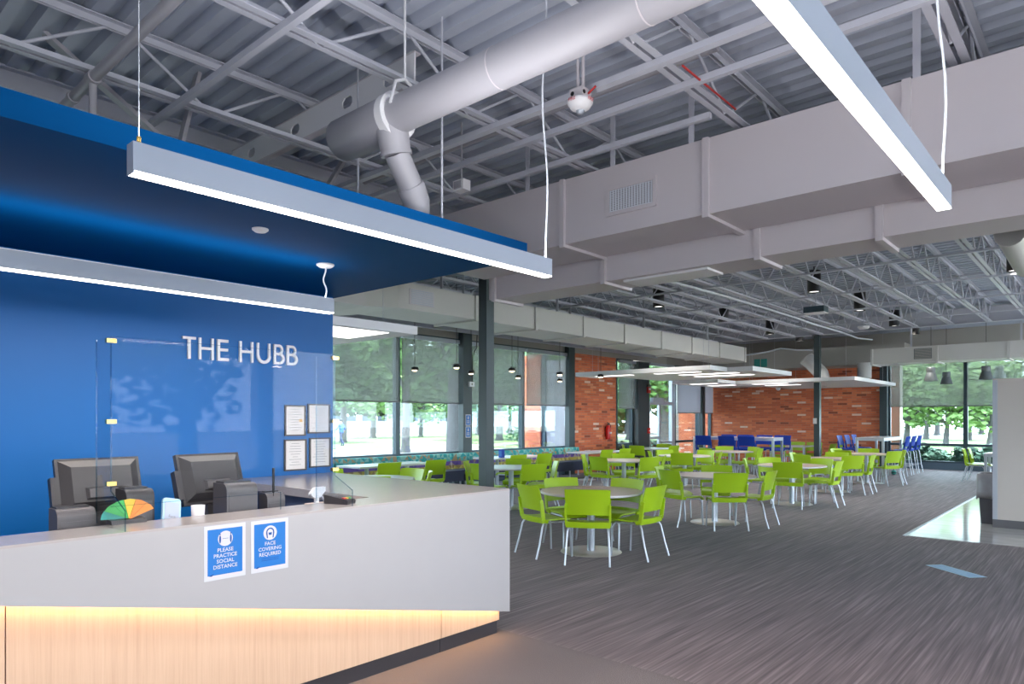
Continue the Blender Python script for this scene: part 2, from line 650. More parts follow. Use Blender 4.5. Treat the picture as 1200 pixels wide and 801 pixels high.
def text_mesh(txt, size, name='text_line', align='CENTER', extrude=0.0, bold=0.0):
    cu = bpy.data.curves.new(name, 'FONT')
    cu.body = txt
    cu.size = size
    cu.align_x = align
    cu.extrude = extrude
    cu.offset = bold
    cu.resolution_u = 2
    tmp = bpy.data.objects.new('tmp', cu)
    COL.objects.link(tmp)
    dg = bpy.context.evaluated_depsgraph_get()
    me = bpy.data.meshes.new_from_object(tmp.evaluated_get(dg))
    bpy.data.objects.remove(tmp)
    bpy.data.curves.remove(cu)
    me.name = name
    return me

# ================================================================== the room shell
XW, YF, ZD = -12.0, 25.3, 4.46
XR, YB = 6.0, -5.0

def quad(name, m, x0, x1, y0, y1, z, label, th=0.06):
    return struct(MB().box(x0, x1, y0, y1, z - th, z).build(name, m), label, 'floor')

f_ = MB()
f_.box(XW, -2.2, 3.83, YF, -0.06, 0)
f_.box(-2.2, XR, 3.83, 10.64, -0.06, 0)
struct(f_.build('floor', 'carpet'), 'charcoal striped carpet covering the dining hall floor', 'floor')
quad('floor.001', 'speckle', XW, XR, YB, 3.83, 0, 'grey speckled carpet on the floor in front of the reception desk')
quad('floor.002', 'tile', -2.2, XR, 10.64, YF, 0, 'polished pale vinyl floor beside the beige partition')
t_ = MB()
t_.box(-2.225, -2.19, 10.6, YF, 0.0, 0.008)
struct(t_.build('trim_1', 'alu'), 'metal strip along the edge between carpet and vinyl floor', 'trim')

# corrugated roof deck, flutes across the joists
d_ = MB()
pitch, dep = 0.2032, 0.075
vs, fs = [], []
ny = int((YF + 0.6 - YB + 0.4) / pitch) + 1
yy = YB - 0.3
prof = []
for i in range(ny):
    y = yy + i * pitch
    prof += [(y, ZD), (y + 0.085, ZD), (y + 0.105, ZD + dep), (y + 0.183, ZD + dep)]
xs = [XW - 0.5, -6.8, -2.0, 2.0, XR + 0.5]
for (y, z) in prof:
    for x in xs:
        vs.append((x, y, z))
n = len(xs)
for i in range(len(prof) - 1):
    for j in range(n - 1):
        a = i * n + j
        fs.append((a, a + 1, a + n + 1, a + n))
d_.add(vs, fs)
struct(d_.build('ceiling', 'deck', fix=False), 'grey corrugated metal roof deck above the open steel joists', 'ceiling')
struct(MB().box(XW - 0.6, XR + 0.6, YB - 0.4, YF + 0.7, ZD + dep + 0.005, ZD + 0.3).build('ceiling.001', 'wallgrey'), 'solid roof slab lying over the metal deck', 'ceiling')

# left window wall
wl = struct(MB().box(XW - 0.3, XW, YB, YF + 0.3, 3.55, ZD).build('wall_left', 'wallgrey'), 'putty painted wall strip above the long window row', 'wall')
MB().box(XW - 0.3, XW, 16.22, 18.5, 0, 3.55).build('brick_panel', 'brick_x', wl)
MB().box(XW - 0.3, XW, YB, -1.0, 0, 3.55).build('end_panel', 'wallgrey', wl)
wb = struct(MB().box(XW - 0.3, XR + 0.3, YF, YF + 0.3, 3.6, ZD).build('wall_back', 'wallgrey'), 'putty painted wall strip above the far brick wall', 'wall')
MB().box(XW, -5.95, YF, YF + 0.3, 0, 3.6).build('brick_panel', 'brick_y', wb)
wr = struct(MB().box(XR, XR + 0.3, YB, YF, 3.4, ZD).build('wall_right', 'white'), 'white wall strip over the side windows opposite the booth', 'wall')
MB().box(XR, XR + 0.3, YB, YF, 0, 0.6).build('sill_panel', 'white', wr)
for y in (-5, -1, 3, 7, 11, 15, 19, 23):
    MB().box(XR, XR + 0.3, y, y + 0.35, 0.6, 3.4).build('pier', 'white', wr)
wf = struct(MB().box(XW, XR, YB - 0.3, YB, 0, ZD).build('wall_front', 'white'), 'white wall at the near end of the hall', 'wall')

win_i = [0]
def window(axis, fixed, a, b, z0=0.22, z1=3.55, rail=0.80, label='', jamb=0.06, m='frame', lower=True):
    """glazed bay between a and b; axis 'y' = on the left wall, 'x' = on the far wall"""
    win_i[0] += 1
    e = empty('window_%d' % win_i[0])
    def bx(u0, u1, za, zb, dpt=0.06, off=0.0):
        q = MB()
        if axis == 'y':
            q.box(fixed - dpt - off, fixed + dpt - off, u0, u1, za, zb)
        else:
            q.box(u0, u1, fixed - dpt + off, fixed + dpt + off, za, zb)
        return q
    bx(a, a + jamb, z0, z1).build('jamb', m, e)
    bx(b - jamb, b, z0, z1).build('jamb', m, e)
    bx(a + jamb, b - jamb, z1 - 0.07, z1).build('head', m, e)
    bx(a + jamb, b - jamb, z0, z0 + 0.05).build('sill', m, e)
    if rail:
        bx(a + jamb, b - jamb, rail - 0.05, rail + 0.03, 0.07).build('rail', m, e)
        bx(a + jamb, b - jamb, z0 + 0.05, rail - 0.05, 0.006).build('pane', 'glass', e)
        bx(a + jamb, b - jamb, rail + 0.03, z1 - 0.07, 0.006).build('pane', 'glass', e)
    else:
        bx(a + jamb, b - jamb, z0 + 0.05, z1 - 0.07, 0.006).build('pane', 'glass', e)
    bx(a, b, 0, z0, 0.10, 0.05).build('curb', 'curb', e)
    return struct(e, label, 'window')

MOD = 2.135
bays = [11.8 + MOD * k for k in range(-6, 2)]
bays = [(y, y + MOD) for y in bays]
nm = ['window bay of the long wall hidden behind the blue wall, %s' % s for s in ('first', 'second', 'third', 'fourth')]
lab_w = nm + ['tall window bay next to the blue wall, lawn and trunks outside',
              'tall window bay left of the signed steel post, big trunk outside',
              'tall window bay right of the signed steel post',
              'tall window bay ending at the near brick panel']
for (a, b), l in zip(bays, lab_w):
    window('y', XW - 0.04, a, b, label=l)
window('y', XW - 0.04, 18.5, 19.5, label='narrow window between the near brick panel and the glass door')
window('y', XW - 0.04, 22.35, 24.2, label='window right of the glass door with brick seen outside')
window('y', XW - 0.04, 24.4, 25.28, label='narrow corner window next to the far brick wall')
fb = [(-5.72, -3.57), (-3.57, -1.43), (-1.43, 0.7), (0.7, 2.85), (2.85, 5.9)]
for (a, b), l in zip(fb, ['far end window beside the far brick wall', 'far end window second from the brick wall', 'far end window behind the beige partition',
                          'far end window fourth from the brick wall', 'far end window at the right corner of the hall']):
    window('x', YF + 0.04, a, b, label=l)

# glass door with aluminium frame
dr = empty('door_1')
q = MB().box(XW - 0.1, XW + 0.02, 20.2, 20.54, 0, 3.5)
q.build('jamb', 'alu', dr)
MB().box(XW - 0.1, XW + 0.02, 22.12, 22.34, 0, 3.5).build('jamb', 'alu', dr)
MB().box(XW - 0.1, XW + 0.02, 20.54, 22.12, 2.10, 2.22).build('transom', 'alu', dr)
MB().box(XW - 0.08, XW, 21.24, 21.34, 0, 2.10).build('stile', 'alu', dr)
MB().box(XW - 0.08, XW, 20.54, 20.62, 0, 2.10).build('stile', 'alu', dr)
MB().box(XW - 0.08, XW, 20.62, 21.24, 0.92, 1.0).build('push_bar', 'alu', dr)
MB().box(XW - 0.08, XW, 21.34, 22.12, 0.76, 0.82).build('side_rail', 'alu', dr)
MB().box(XW - 0.08, XW, 20.62, 21.24, 0, 0.2).build('kick_plate', 'alu', dr)
MB().box(XW - 0.05, XW - 0.04, 20.6, 22.12, 0.0, 3.5).build('pane', 'glass', dr)
MB().box(XW + 0.02, XW + 0.14, 20.6, 21.35, 2.16, 2.34).build('closer_box', 'alu', dr)
MB().box(XW - 0.1, XW, 20.46, 22.34, 3.45, 3.55).build('head', 'alu', dr)
struct(dr, 'glazed aluminium exit door in the window wall', 'door')

# wall posts of the window wall and the interior columns
def post(name, x0, x1, y0, y1, z0, z1, label, m='column'):
    e = empty(name, ((x0 + x1) / 2, (y0 + y1) / 2, 0))
    cx, cy = (x1 - x0) / 2, (y1 - y0) / 2
    MB().box(-cx, cx, -cy, cy, z0, z1).build('shaft', m, e)
    MB().box(-cx - 0.05, cx + 0.05, -cy - 0.05, cy + 0.05, z0, z0 + 0.02).build('base_plate', m, e)
    MB().box(-cx - 0.04, cx + 0.04, -cy - 0.04, cy + 0.04, z1 - 0.02, z1).build('cap_plate', m, e)
    return struct(e, label, 'column')
post('column', XW + 0.10, XW + 0.26, 11.45, 11.75, 0, 3.9, 'dark steel post on the window wall carrying two small blue signs')
post('column', XW + 0.06, XW + 0.22, 15.73, 16.0, 0, 3.9, 'dark steel post where the windows meet the near brick panel')
post('column', XW + 0.02, XW + 0.22, 19.5, 20.2, 0, 3.5, 'wide dark steel post left of the glass door')
post('column', XW + 0.04, XW + 0.18, 24.2, 24.42, 0, 3.5, 'slim dark steel post near the far corner window')
post('column', -5.95, -5.72, YF - 0.2, YF - 0.02, 0, 3.6, 'dark steel post between far brick wall and end windows')
post('column', -6.726, -6.574, 6.864, 7.016, 0, 4.0, 'grey green steel column standing behind the reception desk')
post('column', -6.516, -6.364, 20.32, 20.48, 0, 4.0, 'dark steel column among the far tables with a wall switch')

# girders and edge beam
def ibeam(name, a, b, h, w, label, m='steel_white'):
    e = empty(name)
    a, b = Vector(a), Vector(b)
    MB().bar(a, b, 0.012, h).build('web', m, e)
    up = Vector((0, 0, h / 2))
    MB().bar(a + up, b + up, w, 0.016).build('flange', m, e)
    MB().bar(a - up, b - up, w, 0.016).build('flange', m, e)
    return struct(e, label, 'beam')
ibeam('beam', (XW, 6.94, 4.2), (XR, 6.94, 4.2), 0.38, 0.18, 'steel girder crossing the hall over the near column')
ibeam('beam', (XW, 20.4, 4.2), (XR, 20.4, 4.2), 0.38, 0.18, 'steel girder crossing the hall over the far column')
ibeam('beam', (-6.8, YB, 4.38), (-6.8, 6.8, 4.38), 0.16, 0.14, 'slim steel edge beam under the deck above the blue canopy')
ibeam('beam', (-11.5, YB, 3.72), (-11.5, 20.2, 3.72), 0.16, 0.12, 'slim steel beam running above the tops of the window blinds')

# open web joists
chord_cache = {}
def chord(y0, y1, inv):
    key = (round(y0, 2), round(y1, 2), inv)
    if key not in chord_cache:
        q = MB()
        s = -1 if inv else 1
        for sg in (-1, 1):
            q.box(sg * 0.012 if sg > 0 else -0.062, 0.062 if sg > 0 else -0.012, y0, y1, -0.004, 0.004)
            q.box(0.012 if sg > 0 else -0.018, 0.018 if sg > 0 else -0.012, y0, y1, 0 if s > 0 else -0.05, 0.05 if s > 0 else 0)
        me = q.mesh('chord')
        me.materials.append(M['steel_white'])
        chord_cache[key] = me
    return chord_cache[key]
web_me = {}
def joist(x, y0, y1, zb, zt, label, group, panel=0.68, single=True):
    e = empty('steel_joist', (x, 0, 0))
    inst('bottom_chord', chord(y0 + 0.3, y1 - 0.3, False), e, (0, 0, zb))
    inst('top_chord', chord(y0, y1, True), e, (0, 0, zt))
    n = int((y1 - y0) / panel)
    y = y0
    h = zt - zb
    if single:
        if 'a' not in web_me:
            for k, s in (('a', 1), ('b', -1)):
                q = MB().tube([(0, -s * panel / 2 + s * 0.02, 0.0), (0, s * panel / 2 - s * 0.02, h)], 0.013, 6, False)
                web_me[k] = q.mesh('web_bar')
                web_me[k].materials.append(M['steel_white'])
        for i in range(n):
            inst('web_bar', web_me['a' if i % 2 else 'b'], e, (0, y0 + (i + 0.5) * panel, zb))
    else:
        q = MB()
        for i in range(n):
            s = 1 if i % 2 else -1
            yc = y0 + (i + 0.5) * panel
            q.tube([(0, yc - s * panel / 2, zb), (0, yc + s * panel / 2, zt)], 0.014, 5, False)
        w = q.build('web_bars', 'steel_white', e, fix=False)
        w['kind'] = 'stuff'
    return tag(e, label, 'joist', group)
ordn = ['first', 'second', 'third', 'fourth', 'fifth', 'sixth', 'seventh', 'eighth', 'ninth', 'tenth', 'eleventh', 'twelfth', 'thirteenth', 'fourteenth', 'fifteenth', 'sixteenth']
for i, x in enumerate([-5.40, -3.87, -2.34, -0.81, 0.72, 2.25, 3.78]):
    joist(x, YB, 6.9, 4.03, 4.44, 'open web steel joist over the reception, %s from the blue canopy side' % ordn[i], 'joists over the reception area')
for i in range(16):
    x = 0.76 - 0.773 * i
    joist(x, 7.0, 20.35, 3.96, 4.44, 'open web steel joist over the dining tables, %s counted from the right' % ordn[i], 'joists over the dining hall', 0.55, False)

def rod(name, a, b, r, m, label, cat, n=8, group=None):
    return tag(MB().tube([a, b], r, n).build(name, m), label, cat, group)
def flat(name, a, b, w, h, m, label, cat, group=None):
    return tag(MB().bar(a, b, w, h).build(name, m), label, cat, group)
for i, (y, z) in enumerate([(0.4, 4.01), (2.2, 4.0), (4.1, 4.0), (4.5, 4.0), (5.05, 3.99)]):
    w = 0.045 if i != 2 else 0.06
    flat('bridging_bar', (-6.7, y, z), (5.9 if i != 4 else -2.4, y, z), w, 0.045, 'steel_white', 'thin steel bridging bar across the reception joists, %s from the camera end' % ordn[i], 'bridging bar', 'bridging bars over the reception')
for i, y in enumerate([9.2, 11.4, 13.6, 15.8, 18.0]):
    for j, z in enumerate((3.945, 4.40)):
        flat('bridging_bar', (-11.6, y, z), (5.9, y, z), 0.035, 0.03, 'steel_white', '%s bridging bar across the dining joists, %s row from the near girder' % (('lower', 'upper')[j], ordn[i]), 'bridging bar', 'bridging bars over the dining hall')

# perforated channel beam beside the drain pipe
cb = empty('channel_beam')
q = MB()
x0, x1, z0, z1, yb = -6.75, -3.9, 4.10, 4.32, 3.3
holes = [-6.35, -5.55, -4.75, -4.2]
cur = x0
for hx in holes:
    q.box(cur, hx - 0.07, yb, yb + 0.012, z0, z1)
    q.box(hx - 0.07, hx + 0.07, yb, yb + 0.012, z0, 4.165)
    q.box(hx - 0.07, hx + 0.07, yb, yb + 0.012, 4.255, z1)
    for sx in (-1, 1):
        for (za, zb_) in ((4.165, 4.19), (4.255, 4.23)):
            q.prism([(hx + sx * 0.07, za), (hx + sx * 0.07, zb_), (hx + sx * 0.04, za)], 1, yb, yb + 0.012)
    cur = hx + 0.07
q.box(cur, x1, yb, yb + 0.012, z0, z1)
q.build('web_plate', 'white', cb)
MB().box(x0, x1, yb, yb + 0.06, z1, z1 + 0.012).build('flange', 'duct', cb)
MB().box(x0, x1, yb, yb + 0.06, z0 - 0.012, z0).build('flange', 'duct', cb)
tag(cb, 'pale channel beam with round cut-outs left of the drain pipe', 'beam')
def brace(a, b, w, label):
    a, b = Vector(a), Vector(b)
    a = a + (a - b) * ((ZD - a.z) / (a.z - b.z))
    flat('diagonal_brace', a, b, w, 0.03, 'pipe', label, 'brace')
brace(at(108, 90, X=-5.9), at(195, 168, X=-5.8), 0.10, 'flat diagonal steel brace above the blue canopy')
brace(at(233, 82, X=-5.7), at(212, 168, X=-5.7), 0.09, 'short steep steel brace beside the channel beam')
brace(at(408, 178, X=-6.0), at(382, 222, X=-6.0), 0.09, 'short slanted steel strut below the channel beam end')

# ------------------------------------------------------------------ blue reception wall and canopy
wall_re = struct(MB().box(-5.92, -5.75, YB, 3.83, 0, 2.79).build('wall_reception', 'blue'), 'bright blue reception wall carrying white raised lettering', 'wall')
MB().box(-5.75, -5.735, YB, 2.75, 0, 0.1).build('baseboard', 'toe', wall_re)
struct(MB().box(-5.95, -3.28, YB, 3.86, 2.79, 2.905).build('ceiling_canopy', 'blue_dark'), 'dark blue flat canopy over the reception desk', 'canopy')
for i, (x, y) in enumerate([(-4.6, 3.3), (-3.6, 3.3), (-4.6, 0.4), (-3.6, 0.4)]):
    rod('canopy_hanger', (x, y, 2.905), (x, y, ZD), 0.008, 'steel_white', 'thin steel rod holding the %s of the blue canopy' % ('far inner corner', 'far outer corner', 'near inner corner', 'near outer corner')[i], 'hanger', 6, 'canopy hanger rods')

# ------------------------------------------------------------------ big ducts
def duct(name, x0, x1, y0, y1, z0, z1, m, label, flanges=(), axis='x', grille=None, hang=()):
    e = empty(name)
    MB().box(x0, x1, y0, y1, z0, z1).build('body', m, e)
    for f in flanges:
        q = MB()
        o, w = 0.03, 0.028
        if axis == 'x':
            q.box(f - w, f + w, y0 - o, y0, z0 - o, z1)
            q.box(f - w, f + w, y0, y1, z0 - o, z0)
            q.box(f - w, f + w, y1, y1 + o, z0 - o, z1)
        else:
            q.box(x1, x1 + o, f - w, f + w, z0 - o, z1)
            q.box(x0, x1, f - w, f + w, z0 - o, z0)
            q.box(x0 - o, x0, f - w, f + w, z0 - o, z1)
        q.build('flange', m, e)
    for (hx, hy) in hang:
        MB().box(hx - 0.025, hx + 0.025, hy - 0.006, hy + 0.006, z1, ZD).build('hanger_strap', 'steel_white', e)
    return tag(e, label, 'duct')

YU = 5.4
du = duct('air_duct', -5.88, XR, YU, 6.1, 3.33, 3.97, 'duct', 'large pale rectangular duct crossing the hall above the lower duct',
          [YU * -0.763, YU * -0.4818, YU * -0.2048, YU * 0.073, YU * 0.35, YU * 0.63], 'x',
          hang=[(-4.6, YU + 0.02), (-3.55, YU + 0.02), (-1.05, YU + 0.02), (-2.75, YU + 0.02), (1.0, YU + 0.02)])
# return grille on the upper duct
g0, g1 = at(711, 254, Y=YU), at(770, 203, Y=YU)
gx0, gx1, gz0, gz1 = g0.x, g1.x, 3.50, 3.77
gr = MB().box(gx0, gx0 + 0.035, YU - 0.02, YU, gz0, gz1).box(gx1 - 0.035, gx1, YU - 0.02, YU, gz0, gz1)
gr.box(gx0 + 0.035, gx1 - 0.035, YU - 0.02, YU, gz0, gz0 + 0.035).box(gx0 + 0.035, gx1 - 0.035, YU - 0.02, YU, gz1 - 0.035, gz1)
gro = gr.build('grille', 'duct', du)
MB().box(gx0 + 0.03, gx1 - 0.03, YU - 0.004, YU - 0.001, gz0 + 0.03, gz1 - 0.03).build('backing', 'black', gro)
q = MB()
k = 16
for i in range(k):
    x = gx0 + 0.035 + (gx1 - gx0 - 0.07) * (i + 0.5) / k
    q.box(x - 0.0045, x + 0.0045, YU - 0.016, YU - 0.006, gz0 + 0.035, gz1 - 0.035)
for i in range(12):
    z = gz0 + 0.035 + (gz1 - gz0 - 0.07) * (i + 0.5) / 12
    q.box(gx0 + 0.035, gx1 - 0.035, YU - 0.012, YU - 0.008, z - 0.004, z + 0.004)
o = q.build('vanes', 'cord', gro)
o['kind'] = 'stuff'
dl = duct('air_duct', -5.83, XR, 6.13, 6.62, 3.076, 3.5, 'duct', 'lower pale rectangular duct tucked behind the large duct',
     [6.1 * -0.94, 6.1 * -0.6768, 6.1 * -0.402, 6.1 * -0.2378, 6.1 * 0.04, 6.1 * 0.31], 'x', hang=[(-5.2, 6.64), (-2.0, 6.64), (1.5, 6.64)])
pz = 3.076
c1 = at(727, 327, Z=pz)
MB().box(c1.x, c1.x + 0.95, 6.2, 6.55, pz - 0.022, pz).build('access_panel', 'white', dl)

dleft = duct('air_duct', -9.1, -8.1, 6.55, 19.3, 3.28, 3.68, 'duct_warm', 'long rectangular duct running along the booth side above pendants',
             [8.2, 9.77, 11.29, 12.83, 14.46, 16.0, 17.6, 19.27], 'y', hang=[(-8.08, 7.4), (-8.08, 10.4), (-8.08, 13.6), (-8.08, 16.8), (-9.12, 8.9), (-9.12, 12.2)])
q = MB()
A = [(-8.1, 6.55, 3.28), (-9.1, 6.55, 3.28), (-9.1, 6.55, 3.68), (-8.1, 6.55, 3.68)]
B = [(-7.75, 5.7, 3.16), (-9.5, 5.7, 3.16), (-9.5, 5.7, 3.75), (-7.75, 5.7, 3.75)]
q.add(A + B, [(0, 1, 5, 4), (1, 2, 6, 5), (2, 3, 7, 6), (3, 0, 4, 7)])
q.build('transition', 'duct_warm', dleft)
MB().box(-9.5, -7.75, 3.2, 5.7, 3.16, 3.75).build('plenum', 'duct_warm', dleft)
gq = MB()
gq.box(-8.098, -8.085, 6.75, 7.25, 3.36, 3.60)
go = gq.build('grille', 'duct', dleft)
for i in range(9):
    z = 3.375 + i * 0.025
    MB().box(-8.086, -8.078, 6.78, 7.22, z, z + 0.010).build('slat', 'alu', go)
dfar = duct('air_duct', -5.2, XR, 21.0, 21.9, 3.14, 3.56, 'duct_warm', 'far rectangular duct with square grille in front of end windows',
            [-5.17, 21 * -0.1715, 21 * -0.098, 21 * -0.02, 21 * 0.06], 'x', hang=[(-4.2, 21.0), (-1.8, 21.0), (0.5, 21.0)])
a, b = at(1071, 419, Y=21.0), at(1092, 407, Y=21.0)
go = MB().box(a.x, b.x, 20.985, 21.0, 3.22, 3.50).build('grille', 'greymetal', dfar)
for i in range(8):
    z = 3.235 + i * 0.033
    MB().box(a.x + 0.02, b.x - 0.02, 20.978, 20.986, z, z + 0.014).build('slat', 'wallgrey', go)
# bulky duct against the far brick wall with a rounded end
bd = empty('air_duct')
arc = [(-11.2 + 0.9 - 0.9 * math.cos(t), 3.33 + 0.62 * math.sin(t)) for t in [math.pi / 2 * i / 8 for i in range(9)]]
poly = arc + [(-4.9, 3.95), (-4.9, 3.33)]
MB().prism(poly, 1, 23.6, 24.7).build('body', 'wallgrey', bd)
a, b = at(884, 428, Y=23.6), at(899, 420, Y=23.6)
go = MB().box(a.x, b.x, 23.58, 23.6, 3.42, 3.70).build('grille', 'teal', bd)
MB().box((a.x + b.x) / 2 - 0.01, (a.x + b.x) / 2 + 0.01, 23.57, 23.58, 3.42, 3.70).build('divider', 'wallgrey', go)
tag(bd, 'bulky putty coloured duct with rounded end near the far brick wall', 'duct')
def rduct(pts, r, label, m='duct_warm'):
    e = empty('round_duct')
    MB().tube(pts, r, 16).build('body', m, e)
    p, d = Vector(pts[0]), (Vector(pts[1]) - Vector(pts[0])).normalized()
    MB().tube([p, p + d * 0.05], r * 1.1, 16).build('collar', m, e)
    return tag(e, label, 'duct')
rduct([at(945, 420, Y=22.6), at(962, 437, Y=22.6), at(967, 452, Y=22.6)], 0.22, 'round elbow duct dropping to the white ceiling panel beside the far column')
rduct([at(1013, 425, Y=23.0), at(1013, 443, Y=23.0)], 0.20, 'short round duct dropping in front of the far brick')
rduct([at(1183, 273, Y=9.6), at(1203, 312, Y=11.2)], 0.14, 'slanting round duct stub at the right edge below the big ducts')

# ------------------------------------------------------------------ drain pipe with tee (upper left)
pz_, py_ = 3.685, 2.98
pp = empty('drain_pipe')
MB().tube([(-3.75, py_, pz_), (2.5, py_, pz_)], 0.122, 24).build('main_run', 'pipe', pp)
MB().tube([(-4.37, py_, pz_), (-4.34, py_, pz_), (-3.72, py_, pz_)], [0.12, 0.15, 0.15], 24).build('end_fitting', 'pipe', pp)
MB().tube([(-3.76, py_, pz_), (-3.69, py_, pz_)], 0.158, 24).build('collar', 'white', pp)
for x in (-2.75, -1.75, 0.2):
    MB().tube([(x - 0.004, py_, pz_), (x + 0.004, py_, pz_)], 0.1245, 24).build('joint', 'duct', pp)
b0, b1, b2 = at(459, 150, Y=2.98), at(464, 178, Y=3.02), at(483, 222, Y=3.20)
MB().tube([b0, b1], [0.115, 0.105], 20).build('tee_branch', 'pipe', pp)
MB().tube([b1, b1 + (b1 - b0).normalized() * 0.025], 0.112, 20).build('collar', 'pipe', pp)
MB().tube([b1, b2], 0.088, 20).build('branch_run', 'pipe', pp)
MB().tube([b2 - (b2 - b1) * 0.12, b2, b2 + Vector((0, 0.04, -0.08)), (b2.x, b2.y + 0.04, 2.905)], [0.097, 0.102, 0.098, 0.09], 20).build('elbow', 'pipe', pp)
for x in (-3.62, -1.62):
    q = MB().tube([(x, py_ - 0.125, pz_ + 0.02), (x, py_ - 0.08, pz_ + 0.18), (x, py_, pz_ + 0.22), (x, py_ + 0.08, pz_ + 0.18), (x, py_ + 0.125, pz_ + 0.02)], 0.012, 6)
    q.tube([(x, py_, pz_ + 0.21), (x, py_, ZD)], 0.009, 6)
    q.build('clevis_hanger', 'white', pp)
tag(pp, 'thick grey drain pipe with tee under the ceiling', 'pipe')

# sprinkler pipe and riser at the upper left
sp = empty('sprinkler_pipe')
s0, s1 = at(137, -6, Y=1.55), at(24, 112, Y=1.55)
zz = 4.18
xa = at(105, 30, Y=1.6)
MB().tube([(-6.6, 1.62, 3.98), (-1.0, 1.62, 3.98)], 0.036, 12).build('run', 'pipe', sp)
MB().tube([(xa.x, 1.62, 3.98), (xa.x, 1.62, 2.905)], 0.026, 12).build('riser', 'pipe', sp)
MB().tube([(xa.x - 0.05, 1.62, 3.98), (xa.x + 0.05, 1.62, 3.98)], 0.046, 12).build('tee', 'pipe', sp)
MB().tube([(xa.x - 0.45, 1.62, 3.98), (xa.x - 0.40, 1.62, 3.98)], 0.044, 12).build('coupling', 'pipe', sp)
tag(sp, 'slim sprinkler pipe with a drop down to the blue canopy', 'pipe')
rod('conduit', (-6.5, 4.75, 4.33), (-2.2, 4.75, 4.33), 0.028, 'pipe', 'thin conduit crossing behind the drain pipe', 'conduit', 10)
j = at(541, 218, Y=4.6)
jb = empty('junction_box', j)
MB().box(-0.07, 0.07, -0.05, 0.05, -0.05, 0.05).build('body', 'white', jb)
MB().box(-0.05, 0.05, -0.058, -0.05, -0.035, 0.035).build('cover', 'pipe', jb)
MB().tube([(0, 0, 0.05), (0, 0, ZD - j.z)], 0.01, 6).build('stem', 'pipe', jb)
tag(jb, 'small white junction box under the joists above the canopy edge', 'junction box')
rod('wire_bundle', at(800, 77, Y=4.15), at(862, 128, Y=5.3), 0.008, 'redwire', 'red alarm wire running along a joist near the duct', 'wire', 6)
# white cable swag across the dining ceiling
pts = [at(x, y, Z=3.9) for x, y in [(780, 328), (840, 346), (900, 362), (927, 372), (955, 380), (985, 390), (1005, 396), (1022, 399)]]
pts = [p + Vector((0, 0, 0.03 * (i % 2))) for i, p in enumerate(pts)]
tag(MB().tube(pts, 0.022, 6).build('cable_bundle', 'cord'), 'white sagging cable bundle tied below the dining joists', 'cable')
pts = [at(x, y, Y=20.29) for x, y in [(875, 416), (900, 412), (915, 408), (935, 410), (952, 410)]]
tag(MB().tube(pts, 0.025, 6).build('cable_bundle', 'cord'), 'white cable draped towards the top of the far column', 'cable')
p = at(956, 363, Z=3.82)
ab = empty('ceiling_box', p)
MB().box(-0.2, 0.2, -0.14, 0.14, -0.06, 0.06).build('body', 'frame', ab)
MB().box(-0.2, 0.2, -0.14, 0.14, -0.075, -0.06).build('lid', 'white', ab)
MB().tube([(0, 0, 0.06), (0, 0, ZD - p.z)], 0.012, 6).build('stem', 'steel_white', ab)
tag(ab, 'blue grey equipment box hung below the dining joists', 'equipment box')
p = at(1012, 383, Z=3.8)
wa = empty('wireless_access_point', p)
MB().lathe([(0, -0.04), (0.10, -0.04), (0.13, -0.01), (0.13, 0.02), (0, 0.02)], 16).build('body', 'white', wa)
MB().tube([(0, 0, 0.02), (0, 0, ZD - p.z)], 0.01, 6).build('stem', 'steel_white', wa)
tag(wa, 'white round network antenna hung below the joists left of downlights', 'antenna')

# ================================================================== luminaires
WARM = (1.0, 0.90, 0.82)
def linear_light(x0, x1, y0, y1, z0, h, label, cords, power, up=20):
    e = empty('linear_pendant_light', ((x0 + x1) / 2, y0, z0))
    cx, L = (x1 - x0) / 2, y1 - y0
    q = MB()
    q.box(-cx, -cx + 0.004, 0.004, L - 0.004, 0.007, h - 0.004).box(cx - 0.004, cx, 0.004, L - 0.004, 0.007, h - 0.004).box(-cx, cx, 0.004, L - 0.004, h - 0.004, h)
    q.box(-cx, cx, 0, 0.004, 0, h).box(-cx, cx, L - 0.004, L, 0, h)
    q.build('housing', 'fixture', e)
    MB().box(-cx + 0.001, cx - 0.001, 0.004, L - 0.004, 0.0, 0.007).build('diffuser', 'glow', e)
    for (yc, zt, kind) in cords:
        if kind == 'wire':
            MB().tube([(0, yc, h), (0, yc, h + 0.03)], 0.008, 8).build('ferrule', 'brass', e)
            MB().tube([(0, yc, h + 0.03), (0, yc, zt - z0)], 0.0018, 5).build('cable', 'cord', e)
        else:
            n = 14
            pts = []
            for i in range(n + 1):
                t = i / n
                pts.append((0.02 * math.sin(t * 9) * math.sin(math.pi * t), yc + 0.035 * math.sin(t * 7) * math.sin(math.pi * t) * kind, h + (zt - z0 - h) * t))
            MB().tube(pts, 0.006, 6).build('power_cord', 'cord', e)
    area('lamp_light', (0, L / 2, -0.012), 2 * cx, L, power, WARM, e)
    MB().box(-cx + 0.006, cx - 0.006, 0.01, L - 0.01, h, h + 0.002).build('added_top_glow', 'glow_cool', e)  # glowing top strip added to go with the upward lamp
    if up:
        area('added_uplight', (0, L / 2, h + 0.012), 2 * cx, L, up, (0.98, 0.97, 1.0), e, (math.pi, 0, 0))  # upward lamp added to brighten the ceiling, not a known part of the fixture
    return tag(e, label, 'pendant light')
l1 = linear_light(-2.71, -2.65, 0.93, 3.36, 2.49, 0.1125, 'long white linear pendant hanging along the blue canopy edge', [(0.03, ZD, 'wire'), (2.40, ZD, 0.3)], 30)
l2 = linear_light(-0.65, -0.59, 1.36, 3.79, 2.593, 0.1125, 'big bright linear pendant at the top right, seen from below', [(2.38, ZD, 1.0)], 30)
